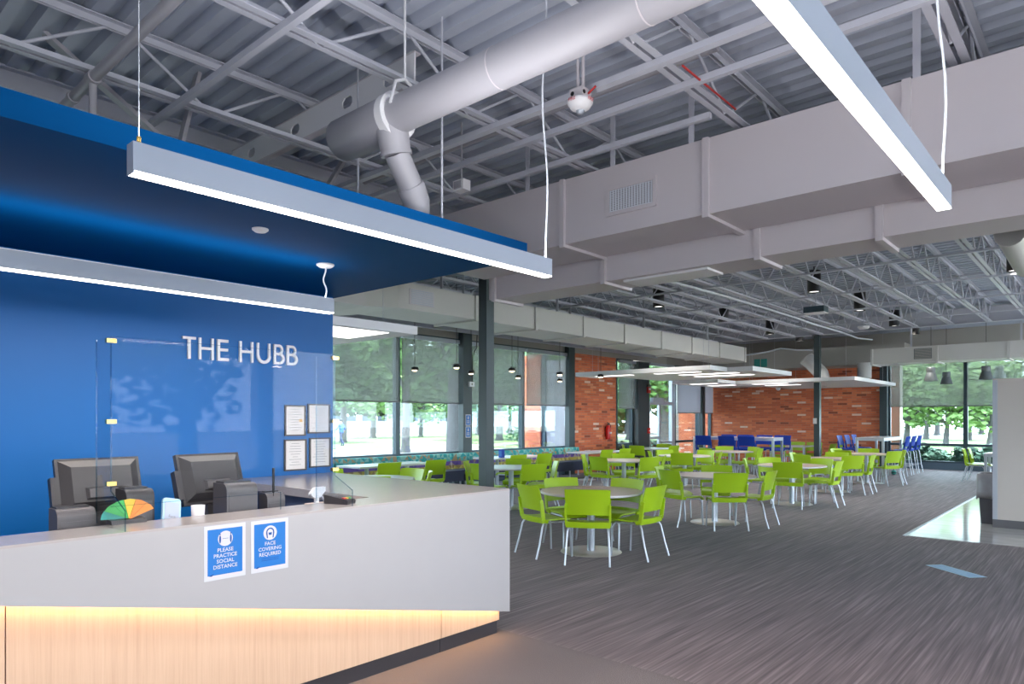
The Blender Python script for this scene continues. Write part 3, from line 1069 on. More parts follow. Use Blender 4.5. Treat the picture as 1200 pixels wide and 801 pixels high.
l3 = linear_light(-4.59, -4.53, 0.60, 3.03, 2.417, 0.1125, 'linear pendant close to the blue wall under the canopy', [(2.37, 2.79, 0.2), (0.06, 2.79, 0.2)], 20, 4)
cp = empty('ceiling_rose', (-4.56, 2.97, 2.79))
MB().lathe([(0, -0.022), (0.05, -0.022), (0.068, -0.008), (0.068, 0), (0, 0)], 20).build('cover', 'white', cp)
tag(cp, 'white round ceiling rose above the wall side linear pendant', 'ceiling rose')
p = at(305, 268, Z=2.79)
sd = empty('smoke_detector', (p.x, p.y, 2.79))
MB().lathe([(0, -0.02), (0.035, -0.02), (0.05, -0.008), (0.05, 0), (0, 0)], 20).build('body', 'white', sd)
tag(sd, 'small white disc on the underside of the blue canopy', 'detector')
for i, (x, y) in enumerate([(1.6, 1.36), (1.6, -2.4), (-0.62, -2.4), (-2.68, -2.6)]):  # extra pendants out of view, added to light the reception
    linear_light(x - 0.03, x + 0.03, y, y + 2.43, 2.55, 0.1125, 'unseen linear pendant added for light on the entrance side of the reception, %s one' % ordn[i], [(0.03, ZD, 'wire'), (2.40, ZD, 0.3)], 30)

# hung white panels with lit rectangles
ZC = 2.65
def cloud(x0, x1, y0, y1, lights, label, th=0.10, z=ZC, power=0):
    e = empty('ceiling_cloud', (0, 0, z))
    MB().box(x0, x1, y0, y1, 0, th).build('panel', 'white', e)
    for (a, b, c, d) in lights:
        MB().box(a, b, c, d, -0.006, 0.0).build('troffer', 'glow_cool', e)
        area('lamp_light', ((a + b) / 2, (c + d) / 2, -0.02), b - a, d - c, 12 * (b - a) * (d - c) / 0.6, (1, 0.95, 0.9), e)
    for (hx, hy) in ((x0 + 0.3, y0 + 0.3), (x1 - 0.3, y0 + 0.3), (x0 + 0.3, y1 - 0.3), (x1 - 0.3, y1 - 0.3)):
        MB().tube([(hx, hy, th), (hx, hy, ZD - z)], 0.003, 6).build('hanger_rod', 'steel_white', e)
    return tag(e, label, 'ceiling panel')
cloud(-9.2, -6.5, 2.0, 5.55, [(-7.45, -6.62, 4.0, 5.2)], 'white hung ceiling panel with lit strip seen left of the near column')
cloud(-10.0, -6.47, 13.6, 14.45, [(-9.6, -8.6, 13.85, 14.05), (-8.0, -6.9, 13.9, 14.1)], 'white hung ceiling panel in front of the near brick panel')
cloud(-9.4, -5.9, 14.46, 16.8, [(-7.8, -6.4, 14.7, 14.95), (-7.8, -6.4, 15.5, 15.8)], 'white hung ceiling panel stepping back towards the far brick')
cloud(-10.0, -8.57, 18.5, 22.0, [(-9.6, -8.8, 18.8, 19.05), (-9.6, -8.8, 20.0, 20.3)], 'white hung ceiling panel near the glass exit door')
cloud(-8.56, -5.27, 19.7, 24.2, [(-8.2, -7.2, 20.0, 20.25), (-8.2, -7.2, 21.0, 21.3)], 'broad white hung ceiling panel in front of the far brick wall')
p = at(908, 454, Z=ZC)
cam_ = empty('dome_camera', (p.x, p.y + 0.3, ZC))
MB().lathe([(0, -0.09), (0.04, -0.08), (0.075, -0.03), (0.09, 0), (0, 0)], 16).build('dome', 'white', cam_)
tag(cam_, 'small white dome under the broad far ceiling panel', 'camera')

# small disc pendants over the booth tables
pend_px = [(486, 433, 0), (535, 430, 1), (552, 437, 1), (600, 434, 1), (607, 442, 1), (656, 438.5, 1), (656, 446, 1), (704, 441, 1)]
pname = ['first from the blue wall', 'second from the blue wall', 'beside the signed steel post', 'just right of the near column, higher one',
         'just right of the near column, lower one', 'near the brick panel, upper of the pair', 'near the brick panel, lower of the pair', 'in front of the near brick panel']
for (x, y, on), l in zip(pend_px, pname):
    p = at(x, y, Z=2.62)
    e = empty('disc_pendant', p)
    MB().lathe([(0.0, 0.06), (0.045, 0.06), (0.072, 0.045), (0.078, 0.0), (0.07, -0.012), (0.05, -0.012)], 18).build('shade', 'black', e)
    MB().lathe([(0.052, -0.011), (0.04, -0.026), (0, -0.032)], 18).build('lens', 'lamp_warm', e)
    MB().tube([(0, 0, 0.06), (0, 0, ZD - 2.62)], 0.006, 6).build('cable', 'black', e)
    tag(e, 'small black disc pendant over the booth, ' + l, 'pendant light', 'disc pendants over the booth')

# black cylinder downlights
dl_px = [(954, 341), (1007.5, 363), (1048, 381), (1072, 391), (1190, 316), (848, 377), (902.5, 391), (937, 399), (780, 355)]
dname = ['nearest of the middle row', 'second of the middle row', 'third of the middle row', 'farthest of the middle row', 'at the right edge of the picture',
         'second of the booth side row', 'third of the booth side row', 'farthest of the booth side row', 'nearest of the booth side row']
for (x, y), l in zip(dl_px, dname):
    p = at(x, y, Z=4.0)
    if l.startswith('nearest of the booth'):
        p = Vector((-7.3, 12.9, 4.0))
    e = empty('cylinder_downlight', (p.x, p.y, 3.98))
    MB().lathe([(0.105, 0.0), (0.12, 0.0), (0.12, 0.40), (0, 0.40)], 20).build('can', 'black', e)
    MB().disc((0, 0, 0.02), 0.105, 20, False).build('lens', 'glow_cool', e, fix=False)
    MB().tube([(0, 0, 0.40), (0, 0, ZD - 3.98)], 0.012, 6).build('stem', 'black', e)
    sl = bpy.data.lights.new('lamp_light', 'SPOT')
    sl.energy = 110
    sl.spot_size = math.radians(110)
    sl.spot_blend = 0.6
    sl.color = (1, 0.93, 0.85)
    sl.shadow_soft_size = 0.1
    so = bpy.data.objects.new('lamp_light', sl)
    COL.objects.link(so)
    so.parent = e
    so.location = (0, 0, -0.02)
    tag(e, 'black cylinder downlight among the dining joists, ' + l, 'downlight', 'cylinder downlights')

# grey bell pendants by the end windows
for (x, y), l in zip([(1091, 446), (1109, 450), (1155.5, 444.5), (1171, 443)], ['first from the brick', 'second from the brick', 'third from the brick', 'fourth from the brick']):
    d = 19.5 if x < 1100 or 1150 < x < 1160 else 21.5
    p = at(x, y, d=d)
    e = empty('bell_pendant', p)
    MB().lathe([(0.175, 0.0), (0.155, 0.10), (0.115, 0.22), (0.10, 0.24), (0.115, 0.26), (0.115, 0.37), (0.10, 0.39), (0, 0.39)], 20).build('shade', 'greymetal', e)
    MB().lathe([(0.168, 0.02), (0.148, 0.10), (0.0, 0.2)], 20).build('reflector', 'white', e)
    MB().tube([(0, 0, 0.39), (0, 0, ZD - p.z)], 0.006, 6).build('cable', 'black', e)
    tag(e, 'grey metal bell pendant in front of the end windows, ' + l, 'pendant light', 'bell pendants by the end windows')

# ceiling fire strobe
p = at(680, 118, Y=4.0)
fa = empty('fire_strobe', p)
MB().lathe([(0, -0.075), (0.03, -0.073), (0.07, -0.055), (0.092, -0.02), (0.095, 0.0), (0.06, 0.012), (0, 0.012)], 24).build('dome', 'white', fa)
MB().lathe([(0, -0.098), (0.02, -0.094), (0.032, -0.075), (0.03, -0.07)], 12).build('flash_lens', 'alu', fa)
MB().box(-0.055, 0.055, -0.055, 0.055, 0.012, 0.075).build('back_box', 'duct', fa)
MB().tube([(0.055, -0.03, 0.04), (0.058, -0.03, 0.04)], 0.015, 10).build('knockout', 'black', fa)
MB().tube([(-0.03, -0.057, 0.04), (-0.03, -0.055, 0.04)], 0.016, 10).build('knockout', 'black', fa)
MB().tube([(-0.02, 0, 0.075), (-0.02, 0, 0.4), (-0.06, 0, 0.45), (-0.06, 0, ZD - p.z)], 0.012, 8).build('conduit', 'duct', fa)
MB().tube([(0.025, 0, 0.075), (0.025, 0, 0.4), (0.07, 0.0, 0.45), (0.07, 0, ZD - p.z)], 0.012, 8).build('conduit', 'duct', fa)
MB().tube([(0.055, 0.02, 0.04), (0.12, 0.02, 0.075)], 0.008, 6).build('red_cable', 'redwire', fa)
for ang, txt in ((YAW - 0.75 - math.pi / 2, 'FIRE'), (YAW + 0.75 - math.pi / 2, 'FIRE')):
    tm = text_mesh(txt, 0.033, 'lettering')
    tm.materials.append(M['red'])
    o = inst('lettering', tm, fa)
    cx_, sx_ = math.cos(ang), math.sin(ang)
    o.location = (0.0965 * cx_, 0.0965 * sx_, -0.028)
    o.rotation_euler = (math.pi / 2 + 0.25, 0, ang + math.pi / 2)
tag(fa, 'white dome fire strobe hung below the drain pipe', 'fire alarm')

# ================================================================== reception desk
XF, DT, YE = -3.40, 1.083, 3.80
def zb_at(y):
    return max(0.0, 0.166 + (YE - y) * 0.2167)
dk = empty('reception_desk', (XF, YE, 0))
def dpart(q, name, m, parent=None):
    q.v = [(x - XF, y - YE, z) for x, y, z in q.v] if parent is None or parent is dk else q.v
    return q.build(name, m, parent or dk)
y_lo = -0.15
q = MB().prism([(YE, 0.166), (YE, DT - 0.012), (y_lo, DT - 0.012), (y_lo, zb_at(y_lo))], 0, XF - 0.03, XF)
dpart(q, 'front_fascia', 'solid', dk)
dpart(MB().box(XF - 0.03, XF, -4.0, y_lo, DT - 0.06, DT - 0.012), 'fascia_strip', 'solid', dk)
dpart(MB().box(-5.745, XF - 0.03, YE - 0.03, YE, 0.166, DT - 0.012), 'end_fascia', 'solid', dk)
dpart(MB().box(XF - 0.30, XF, -4.0, YE, DT - 0.012, DT), 'front_ledge', 'ledge', dk)
dpart(MB().box(-5.745, XF - 0.30, 2.75, YE, DT - 0.012, DT), 'return_top', 'ledge', dk)
dpart(MB().box(-5.745, XF - 0.30, 2.75, 2.79, DT - 0.06, DT - 0.012), 'return_edge', 'ledge', dk)
dpart(MB().box(XF - 0.30, XF - 0.26, -4.0, 2.75, DT - 0.06, DT - 0.012), 'ledge_edge', 'ledge', dk)
dpart(MB().box(-5.745, XF - 0.30, 2.80, 2.83, 0.76, DT - 0.06), 'return_back', 'navy', dk)
dpart(MB().box(-4.25, XF - 0.29, 2.60, 2.80, 0.74, DT - 0.07), 'corner_cubby', 'wood', dk)
XWD = -3.47
for (a, b) in ((-4.0, -1.70), (-1.695, 0.722), (0.727, 3.172), (3.177, 3.76)):
    dpart(MB().box(XWD - 0.02, XWD, a, b, 0.10, DT - 0.07), 'wood_panel', 'wood', dk)
dpart(MB().box(-3.51, -3.485, -4.0, 3.172, 0, 0.10), 'toe_kick', 'toe', dk)
dpart(MB().box(-3.51, -3.485, 3.177, 3.75, 0, 0.10), 'toe_kick', 'toe', dk)
dpart(MB().box(-5.6, XWD - 0.02, 3.70, 3.75, 0.0, DT - 0.06), 'end_panel', 'wood', dk)
dpart(MB().box(-4.35, XWD - 0.02, -4.0, 2.75, 0.72, 0.76), 'work_surface', 'ledge', dk)
dpart(MB().box(-5.4, -4.35, 2.2, 2.80, 0.72, 0.76), 'work_surface', 'ledge', dk)
# LED strip behind the slanted lower edge of the fascia
q = MB()
ya, yb_ = y_lo, YE - 0.05
za, zb_ = zb_at(ya) + 0.012, zb_at(yb_) + 0.012
q.add([(XF - 0.062, ya, za), (XF - 0.038, ya, za), (XF - 0.038, yb_, zb_), (XF - 0.062, yb_, zb_)], [(0, 3, 2, 1)])
dpart(q, 'led_strip', 'led', dk)
tag(dk, 'white reception desk with glowing wooden base and slanted front', 'reception desk')

# posters on the desk front
def poster(px, lines, label, icon, small):
    (xa, yta, yba), (xb, ytb, ybb) = px
    A, B = at(xa, yta, X=XF), at(xb, ytb, X=XF)
    ztop = (A.z + B.z) / 2
    zbot = (at(xa, yba, X=XF).z + at(xb, ybb, X=XF).z) / 2
    y0, y1 = A.y, B.y
    w, h = y1 - y0, ztop - zbot
    e = empty('notice_sign', (XF, (y0 + y1) / 2, zbot))
    MB().box(0.0, 0.002, -w / 2, w / 2, 0, h).build('paper', 'paper', e)
    iw, b0, b1 = w * 0.42, h * 0.09, h * 0.93
    MB().box(0.002, 0.003, -iw, iw, b0, b1).build('printed_field', 'signblue', e)
    def flatobj(me, name, m, y, z, x=0.0038):
        me.materials.append(M[m])
        o = inst(name, me, e, (x, y, z), (math.pi / 2, 0, math.pi / 2))
        return o
    rr = w * 0.18
    cz = b1 - h * 0.185
    c = MB()
    c.add([(rr * math.cos(t), rr * math.sin(t), 0) for t in [2 * math.pi * i / 28 for i in range(28)]], [tuple(range(28))])
    flatobj(c.mesh('icon_disc'), 'icon_disc', 'paper', 0, cz)
    g = MB()
    if icon == 'distance':
        for sgn in (-1, 1):
            g.add([(sgn * rr * 0.72 + rr * 0.13 * math.cos(t), rr * 0.55 * math.sin(t) - rr * 0.05, 0) for t in [2 * math.pi * i / 14 for i in range(14)]], [tuple(range(14))])
            g.add([(sgn * rr * 0.72 + rr * 0.10 * math.cos(t), rr * 0.10 * math.sin(t) + rr * 0.62, 0) for t in [2 * math.pi * i / 10 for i in range(10)]], [tuple(range(10))])
        g.add([(-rr * 0.4, -rr * 0.02, 0), (rr * 0.4, -rr * 0.02, 0), (rr * 0.4, rr * 0.03, 0), (-rr * 0.4, rr * 0.03, 0)], [(0, 1, 2, 3)])
    else:
        for i in range(20):
            t0, t1 = math.pi * (-0.1 + 1.2 * i / 20), math.pi * (-0.1 + 1.2 * (i + 1) / 20)
            g.add([(rr * a * math.cos(t), rr * a * math.sin(t) + rr * 0.1, 0) for t, a in ((t0, 0.42), (t0, 0.60), (t1, 0.60), (t1, 0.42))], [(0, 1, 2, 3)])
        for sgn in (-1, 1):
            g.add([(sgn * rr * 0.42, 0.05 * rr, 0), (sgn * rr * 0.62, 0.05 * rr, 0), (sgn * rr * 0.5, -0.72 * rr, 0), (sgn * rr * 0.34, -0.72 * rr, 0)], [(0, 1, 2, 3)])
        g.add([(-rr * 0.26, rr * 0.05, 0), (rr * 0.26, rr * 0.05, 0), (rr * 0.2, -rr * 0.3, 0), (-rr * 0.2, -rr * 0.3, 0)], [(0, 1, 2, 3)])
    flatobj(g.mesh('icon_figure'), 'icon_figure', 'signink', 0, cz, 0.0044)
    n = len(lines)
    sz = h * 0.098
    z = cz - rr - sz * 1.0
    for i, s in enumerate(lines):
        tm = text_mesh(s, sz, 'lettering', bold=0.0004)
        wd = max(v.co.x for v in tm.vertices) - min(v.co.x for v in tm.vertices)
        lim = iw * 1.62
        k_ = min(1.0, lim / wd)
        o = flatobj(tm, 'lettering', 'paper', 0, z)
        o.scale = (k_, 1.0, 1)
        z -= sz * 1.04
    for i in range(small):
        zz_ = z + sz * 0.45 - i * sz * 0.35
        MB().box(0.0035, 0.0038, -iw * 0.55, iw * 0.55, zz_, zz_ + sz * 0.10).build('fine_print', 'signink', e)
    fl = MB()
    fl.add([(0, 0, 0), (rr * 0.35, -rr * 0.05, 0), (rr * 0.62, rr * 0.28, 0), (rr * 0.1, rr * 0.12, 0)], [(0, 1, 2, 3)])
    flatobj(fl.mesh('corner_mark'), 'corner_mark', 'signink', -iw * 0.92, b0 * 0.92)
    return tag(e, label, 'sign', 'paper notices on the desk')
poster(((239, 617.5, 682), (287.5, 611, 673)), ['PLEASE', 'PRACTICE', 'SOCIAL', 'DISTANCE'], 'blue paper notice about social distance on the desk front', 'distance', 0)
poster(((294, 612, 672), (337.5, 605, 664.5)), ['FACE', 'COVERING', 'REQUIRED'], 'blue paper notice about face covering on the desk front', 'face', 2)

# acrylic screen with brass clips
XS, Y0s, Y1s, ZT = -3.60, 1.165, 2.41, 1.995
ac = empty('acrylic_screen', (XS, (Y0s + Y1s) / 2, DT))
L = (Y1s - Y0s) / 2
H = ZT - DT
q = MB().prism([(-L, 0.10), (-L, H), (L, H), (L, 0.0), (L - 0.36, 0.0), (L - 0.36, 0.10)], 0, -0.003, 0.003)
q.build('front_sheet', 'acrylic', ac)
q = MB().box(-0.0032, 0.0032, -L, L, H, H + 0.0015).box(-0.0032, 0.0032, -L, L - 0.36, 0.098, 0.1).box(-0.0032, 0.0032, L - 0.362, L - 0.36, 0.0, 0.1)
q.build('polished_edge', 'acrylic_edge', ac)
for y in (-L, L):
    w = MB().prism([(-0.20, 0), (-0.20, H), (0.0, H), (0.012, 0.17), (0.185, 0.095), (0.185, 0.0)], 1, y - 0.003, y + 0.003).build('side_wing', 'acrylic', ac)
    k = MB()
    k.box(-0.2015, -0.2, y - 0.0032, y + 0.0032, 0, H).box(0.185, 0.1865, y - 0.0032, y + 0.0032, 0, 0.095)
    k.box(0.0, 0.0015, y - 0.0032, y + 0.0032, 0.17, H)
    k.bar((0.012, y, 0.17), (0.185, y, 0.095), 0.006, 0.0015).build('polished_edge', 'acrylic_edge', w)
    for z in (0.21, H * 0.555, H - 0.02):
        MB().box(-0.012, 0.016, y - 0.022, y + 0.02, z - 0.010, z + 0.010).build('clip', 'brass', ac)
tag(ac, 'clear acrylic sneeze guard with brass clips on the desk', 'screen')

# raised wall lettering
def letters():
    sg = empty('wall_sign', (-5.75, 2.386, 2.10))
    z0, capx = 0.0, 0.182
    t = 0.021
    def P(pieces, y):
        q = MB()
        for p_ in pieces:
            if p_[0] == 'b':
                _, a, b, c, d = p_
                q.box(0, 0.022, y + a, y + b, c, d)
            else:
                _, cy, cz, ro, ri, t0, t1, sy = p_
                n = 16
                for i in range(n):
                    u, v = t0 + (t1 - t0) * i / n, t0 + (t1 - t0) * (i + 1) / n
                    pts = [(y + cy + math.cos(s) * r * sy, cz + math.sin(s) * (ro if r == ro else ri)) for s, r in ((u, ro), (v, ro), (v, ri), (u, ri))]
                    q.prism(pts, 0, 0, 0.022)
        q.build('letter', 'letter', sg)
    c = capx
    T = [('b', 0, 0.13, c - t, c), ('b', 0.052, 0.078, 0, c - t)]
    Hh = [('b', 0, t, 0, c), ('b', 0.115, 0.115 + t, 0, c), ('b', t, 0.115, 0.083, 0.083 + 0.022)]
    E = [('b', 0, t, 0, c), ('b', t, 0.092, 0, 0.024), ('b', t, 0.088, c - 0.024, c), ('b', t, 0.085, 0.082, 0.105)]
    U = [('b', 0, t, 0.065, c), ('b', 0.114, 0.114 + t, 0.065, c), ('a', 0.07, 0.068, 0.07, 0.044, math.pi, 2 * math.pi, 1.0)]
    B = [('b', 0, t, 0, c), ('b', t, 0.055, 0, 0.023), ('b', t, 0.055, c - 0.023, c), ('b', t, 0.055, 0.085, 0.107),
         ('a', 0.055, 0.0535, 0.0535, 0.030, -math.pi / 2, math.pi / 2, 1.0), ('a', 0.052, 0.1335, 0.0485, 0.026, -math.pi / 2, math.pi / 2, 0.85)]
    for gl, xa, xb, wd in ((T, 212.8, 228.5, 0.13), (Hh, 232, 250, 0.141), (E, 253.6, 267, 0.092), (Hh, 279.5, 296.3, 0.141), (U, 300, 316.3, 0.14), (B, 319.8, 332.3, 0.1085), (B, 335, 347.8, 0.1085)):
        ya_, yb2 = at(xa, 410, X=-5.75).y - 2.386, at(xb, 410, X=-5.75).y - 2.386
        k_ = (yb2 - ya_) / wd
        P([(p_[0], p_[1] * k_, p_[2] * k_, p_[3], p_[4]) if p_[0] == 'b' else (p_[0], p_[1] * k_, p_[2], p_[3], p_[4], p_[5], p_[6], p_[7] * k_) for p_ in gl], ya_)
    y_b = at(318.7, 430, X=-5.75).y - 2.386 - 0.88
    q = MB()
    pts = [(0.88, -0.030), (0.905, -0.025), (0.925, -0.022), (0.945, -0.032), (0.97, -0.022), (0.975, -0.014), (0.95, -0.020), (0.93, -0.010), (0.905, -0.016), (0.88, -0.020)]
    q.prism([(a_ + y_b, b_) for a_, b_ in pts], 0, 0, 0.012)
    q.build('underline_mark', 'letter', sg)
    return tag(sg, 'white raised letters reading THE HUBB on the blue wall', 'sign')
letters()

# framed certificates
for (x0, x1, y0, y1, l, seal) in [(333, 357.5, 474, 511, 'upper framed certificate with gold seal on the blue wall', True), (360, 386, 472.5, 508, 'upper framed notice beside the certificate with gold seal', False),
                                (332.5, 358.5, 514, 551.5, 'lower framed certificate under the one with gold seal', False), (362, 386.5, 512, 547.5, 'lower framed notice next to the wall end', False)]:
    a, b = at(x0, (y0 + y1) / 2, X=-5.75), at(x1, (y0 + y1) / 2, X=-5.75)
    zt = (at(x0, y0 + 1, X=-5.75).z + at(x1, y0, X=-5.75).z) / 2
    zb2 = (at(x0, y1, X=-5.75).z + at(x1, y1 - 1, X=-5.75).z) / 2
    w, h = (b.y - a.y), zt - zb2
    e = empty('picture_frame', (-5.75, (a.y + b.y) / 2, zb2))
    fw = 0.013
    q = MB().box(0, 0.018, -w / 2, -w / 2 + fw, 0, h).box(0, 0.018, w / 2 - fw, w / 2, 0, h).box(0, 0.018, -w / 2 + fw, w / 2 - fw, 0, fw).box(0, 0.018, -w / 2 + fw, w / 2 - fw, h - fw, h)
    q.build('frame', 'certframe', e)
    MB().box(0, 0.006, -w / 2 + fw, w / 2 - fw, fw, h - fw).build('sheet', 'certpaper', e)
    random.seed(int(x0))
    for i in range(9):
        z = h * (0.86 - i * 0.085)
        hw = w * random.uniform(0.12, 0.34)
        MB().box(0.006, 0.0068, -hw, hw, z, z + 0.0035).build('printed_line', 'ink', e)
    if seal:
        c = MB()
        c.add([(0.0075, w * 0.27 + 0.016 * math.cos(t), h * 0.5 + 0.016 * math.sin(t)) for t in [2 * math.pi * i / 18 for i in range(18)]], [tuple(range(18))])
        c.build('gold_seal', 'seal', e)
    tag(e, l, 'picture frame', 'framed papers on the blue wall')

# ------------------------------------------------------------------ things on the desk
ZW = 0.76
def pos_monitor(x, y, rz, label, tilt=0.32):
    e = empty('pos_terminal', (x, y, ZW), rz)
    # local +x faces the customer side (back of the unit); screen faces -x
    MB().prism([(-0.12, 0.0), (0.10, 0.0), (0.10, 0.05), (0.02, 0.07), (-0.12, 0.05)], 1, -0.13, 0.13).build('base', 'pos', e)
    MB().prism([(-0.02, 0.06), (0.04, 0.06), (0.0, 0.44), (-0.045, 0.44)], 1, -0.055, 0.055).build('neck', 'posgrey', e)
    sc = empty('head_mount', (-0.04, 0, 0.48))
    w, h = 0.205, 0.155
    q = MB()
    def slab(pts0, pts1):
        q.add(pts0 + pts1, [(0, 1, 2, 3), (7, 6, 5, 4), (0, 4, 5, 1), (1, 5, 6, 2), (2, 6, 7, 3), (3, 7, 4, 0)])
    R = Matrix.Rotation(-tilt, 4, 'Y')
    def tr(x_, y_, z_):
        v = R @ Vector((x_, y_, z_))
        return (v.x - 0.04, v.y, v.z + 0.48)
    def rect(x_, a, b, c, d):
        return [tr(x_, a, c), tr(x_, b, c), tr(x_, b, d), tr(x_, a, d)]
    slab(rect(-0.02, -w, w, -h, h), rect(0.012, -w, w, -h, h))
    q.build('screen_housing', 'pos', e)
    q = MB(); slab(rect(0.012, -w * 0.93, w * 0.93, -h * 0.9, h * 0.92), rect(0.055, -w * 0.70, w * 0.70, -h * 0.62, h * 0.62))
    q.build('back_cover', 'pos', e)
    q = MB(); slab(rect(0.055, -w * 0.42, w * 0.42, -h * 0.52, -h * 0.12), rect(0.075, -w * 0.36, w * 0.36, -h * 0.5, -h * 0.2))
    q.build('bracket', 'posgrey', e)
    q = MB(); slab(rect(-0.021, -w * 0.94, w * 0.94, -h * 0.92, h * 0.92), rect(-0.02, -w * 0.94, w * 0.94, -h * 0.92, h * 0.92))
    q.build('screen', 'black', e)
    q = MB(); slab(rect(-0.025, -w - 0.028, -w, -h * 0.75, h * 0.35), rect(0.02, -w - 0.028, -w, -h * 0.75, h * 0.35))
    q.build('card_reader', 'pos', e)
    bpy.data.objects.remove(sc)
    return tag(e, label, 'monitor', 'sales terminals on the desk')
pos_monitor(-4.08, 1.28, 0.0, 'black sales terminal behind the left end of the acrylic screen')
pos_monitor(-4.10, 1.90, 0.12, 'black sales terminal behind the middle of the acrylic screen')

def printer(x, y, w, d, z1, label, m='posgrey', z0=ZW):
    e = empty('receipt_printer', (x, y, z0))
    h = z1 - z0
    n = 6
    poly = [(-d / 2, 0), (d / 2, 0), (d / 2, h - 0.045)] + [(d / 2 - 0.045 + 0.045 * math.cos(t), h - 0.045 + 0.045 * math.sin(t)) for t in [math.pi / 2 * i / n for i in range(1, n + 1)]] + [(-d / 2, h)]
    MB().prism(poly, 1, -w / 2, w / 2).build('body', m, e)
    MB().box(-d / 2 + 0.01, d / 2 - 0.06, -w / 2 + 0.012, w / 2 - 0.012, h, h + 0.008).build('lid', 'pos', e)
    MB().box(d / 2 - 0.002, d / 2 + 0.003, -w / 2 + 0.012, w / 2 - 0.012, 0.03, h - 0.06).build('back_plate', 'posgrey', e)
    return tag(e, label, 'printer', 'printers behind the desk ledge')
a = at(85, 603, X=-3.85)
printer(-3.85, a.y, 0.165, 0.14, 1.165, 'grey card printer at the left end behind the ledge')
a = at(150, 575, X=-3.92)
printer(-3.88, a.y + 0.02, 0.135, 0.16, 1.235, 'dark receipt printer next to the left sales terminal', 'pos')
a = at(274, 567, X=-3.88)
printer(-3.86, a.y, 0.185, 0.17, 1.232, 'grey receipt printer next to the middle sales terminal')
a = at(317, 583, X=-3.86)
printer(-3.84, a.y, 0.115, 0.10, 1.158, 'small low grey printer right of the middle receipt printer')
# antenna
a = at(320.5, 548, X=-3.80)
e = empty('antenna', (-3.80, a.y, ZW))
MB().tube([(0, 0, 0), (0, 0, 0.42)], 0.003, 6).build('stem', 'black', e)
MB().tube([(0, 0, 0.40), (0, 0, a.z - ZW)], 0.008, 8).build('sleeve', 'black', e)
MB().cyl((0, 0), 0.03, 0, 0.02, 16).build('foot', 'black', e)
tag(e, 'slim black antenna rising behind the small printer', 'antenna')
# spray bottle
a = at(374, 574, X=-3.80)
e = empty('spray_bottle', (-3.83, a.y, ZW), 0.2)
MB().lathe([(0, 0), (0.04, 0), (0.042, 0.01), (0.042, 0.22), (0.03, 0.28), (0.016, 0.31), (0.016, 0.34), (0, 0.34)], 18).build('bottle', 'clearwhite', e)
MB().prism([(-0.03, 0.34), (0.02, 0.34), (0.065, 0.378), (0.065, 0.405), (-0.02, 0.405), (-0.055, 0.37), (-0.055, 0.36)], 0, -0.014, 0.014).build('spray_head', 'clearwhite', e)
MB().bar((0, 0.03, 0.36), (0, 0.066, 0.315), 0.012, 0.008).build('trigger', 'clearwhite', e)
tag(e, 'white trigger spray bottle behind the ledge', 'spray bottle')
# card terminal on the ledge
a = at(401, 590, Z=DT)
e = empty('card_terminal', (a.x - 0.02, a.y, DT), 0.35)
MB().prism([(-0.09, 0), (0.08, 0), (0.085, 0.02), (0.07, 0.03), (-0.09, 0.055)], 1, -0.042, 0.042).build('body', 'pos', e)
MB().prism([(-0.075, 0.054), (-0.02, 0.0445), (-0.02, 0.046), (-0.075, 0.0555)], 1, -0.033, 0.033).build('display', 'posgrey', e)
for (yy_, mm) in ((-0.025, 'red'), (0.0, 'yellow'), (0.025, 'greencard')):
    MB().obox((0.045, yy_, 0.0365), (0.010, 0, -0.0016), (0, 0.009, 0), (0, 0, 0.003)).build('key', mm, e)
for i in range(3):
    for j_ in range(3):
        MB().obox((-0.005 + i * 0.016, (j_ - 1) * 0.024, 0.0425 - i * 0.0025), (0.006, 0, -0.001), (0, 0.009, 0), (0, 0, 0.002)).build('key', 'posgrey', e)
tag(e, 'black card terminal with red, yellow and green keys on the ledge', 'card terminal')
# tilted phone shaped sign
a = at(203, 592, X=-3.72)
e = empty('counter_sign', (-3.74, a.y, ZW), 0.25)
def rounded(w, h, r, n=6):
    pts = []
    for cx, cz, t0 in ((w - r, h - r, 0), (-w + r, h - r, math.pi / 2), (-w + r, -h + r, math.pi), (w - r, -h + r, 1.5 * math.pi)):
        pts += [(cx + r * math.cos(t0 + math.pi / 2 * i / n), cz + r * math.sin(t0 + math.pi / 2 * i / n)) for i in range(n + 1)]
    return pts
R = Matrix.Rotation(-0.25, 3, 'Y') @ Matrix.Rotation(-0.22, 3, 'X')
def rot(o):
    for v in o.data.vertices:
        v.co = R @ v.co + Vector((0, 0, 0.32))
    return o
rot(MB().prism(rounded(0.052, 0.105, 0.018), 0, -0.012, 0.0).build('case', 'paleblue', e))
rot(MB().prism(rounded(0.042, 0.082, 0.004), 0, 0.0, 0.002).build('card', 'dimcard', e))
for s, z in (('Face', 0.0), ('Covering', -0.03)):
    tm = text_mesh(s, 0.022, 'lettering')
    tm.materials.append(M['ink'])
    o = inst('lettering', tm, e)
    o.matrix_local = Matrix.Translation((0, 0, 0.32)) @ R.to_4x4() @ Matrix.Translation((0.0028, 0, z)) @ Matrix.Rotation(math.pi / 2, 4, 'Z') @ Matrix.Rotation(math.pi / 2, 4, 'X')
MB().prism([(-0.09, 0), (0.03, 0), (0.03, 0.03), (-0.03, 0.24), (-0.06, 0.24)], 1, -0.03, 0.03).build('stand', 'paleblue', e)
tag(e, 'tilted pale blue card stand with rounded corners behind the ledge', 'sign stand')
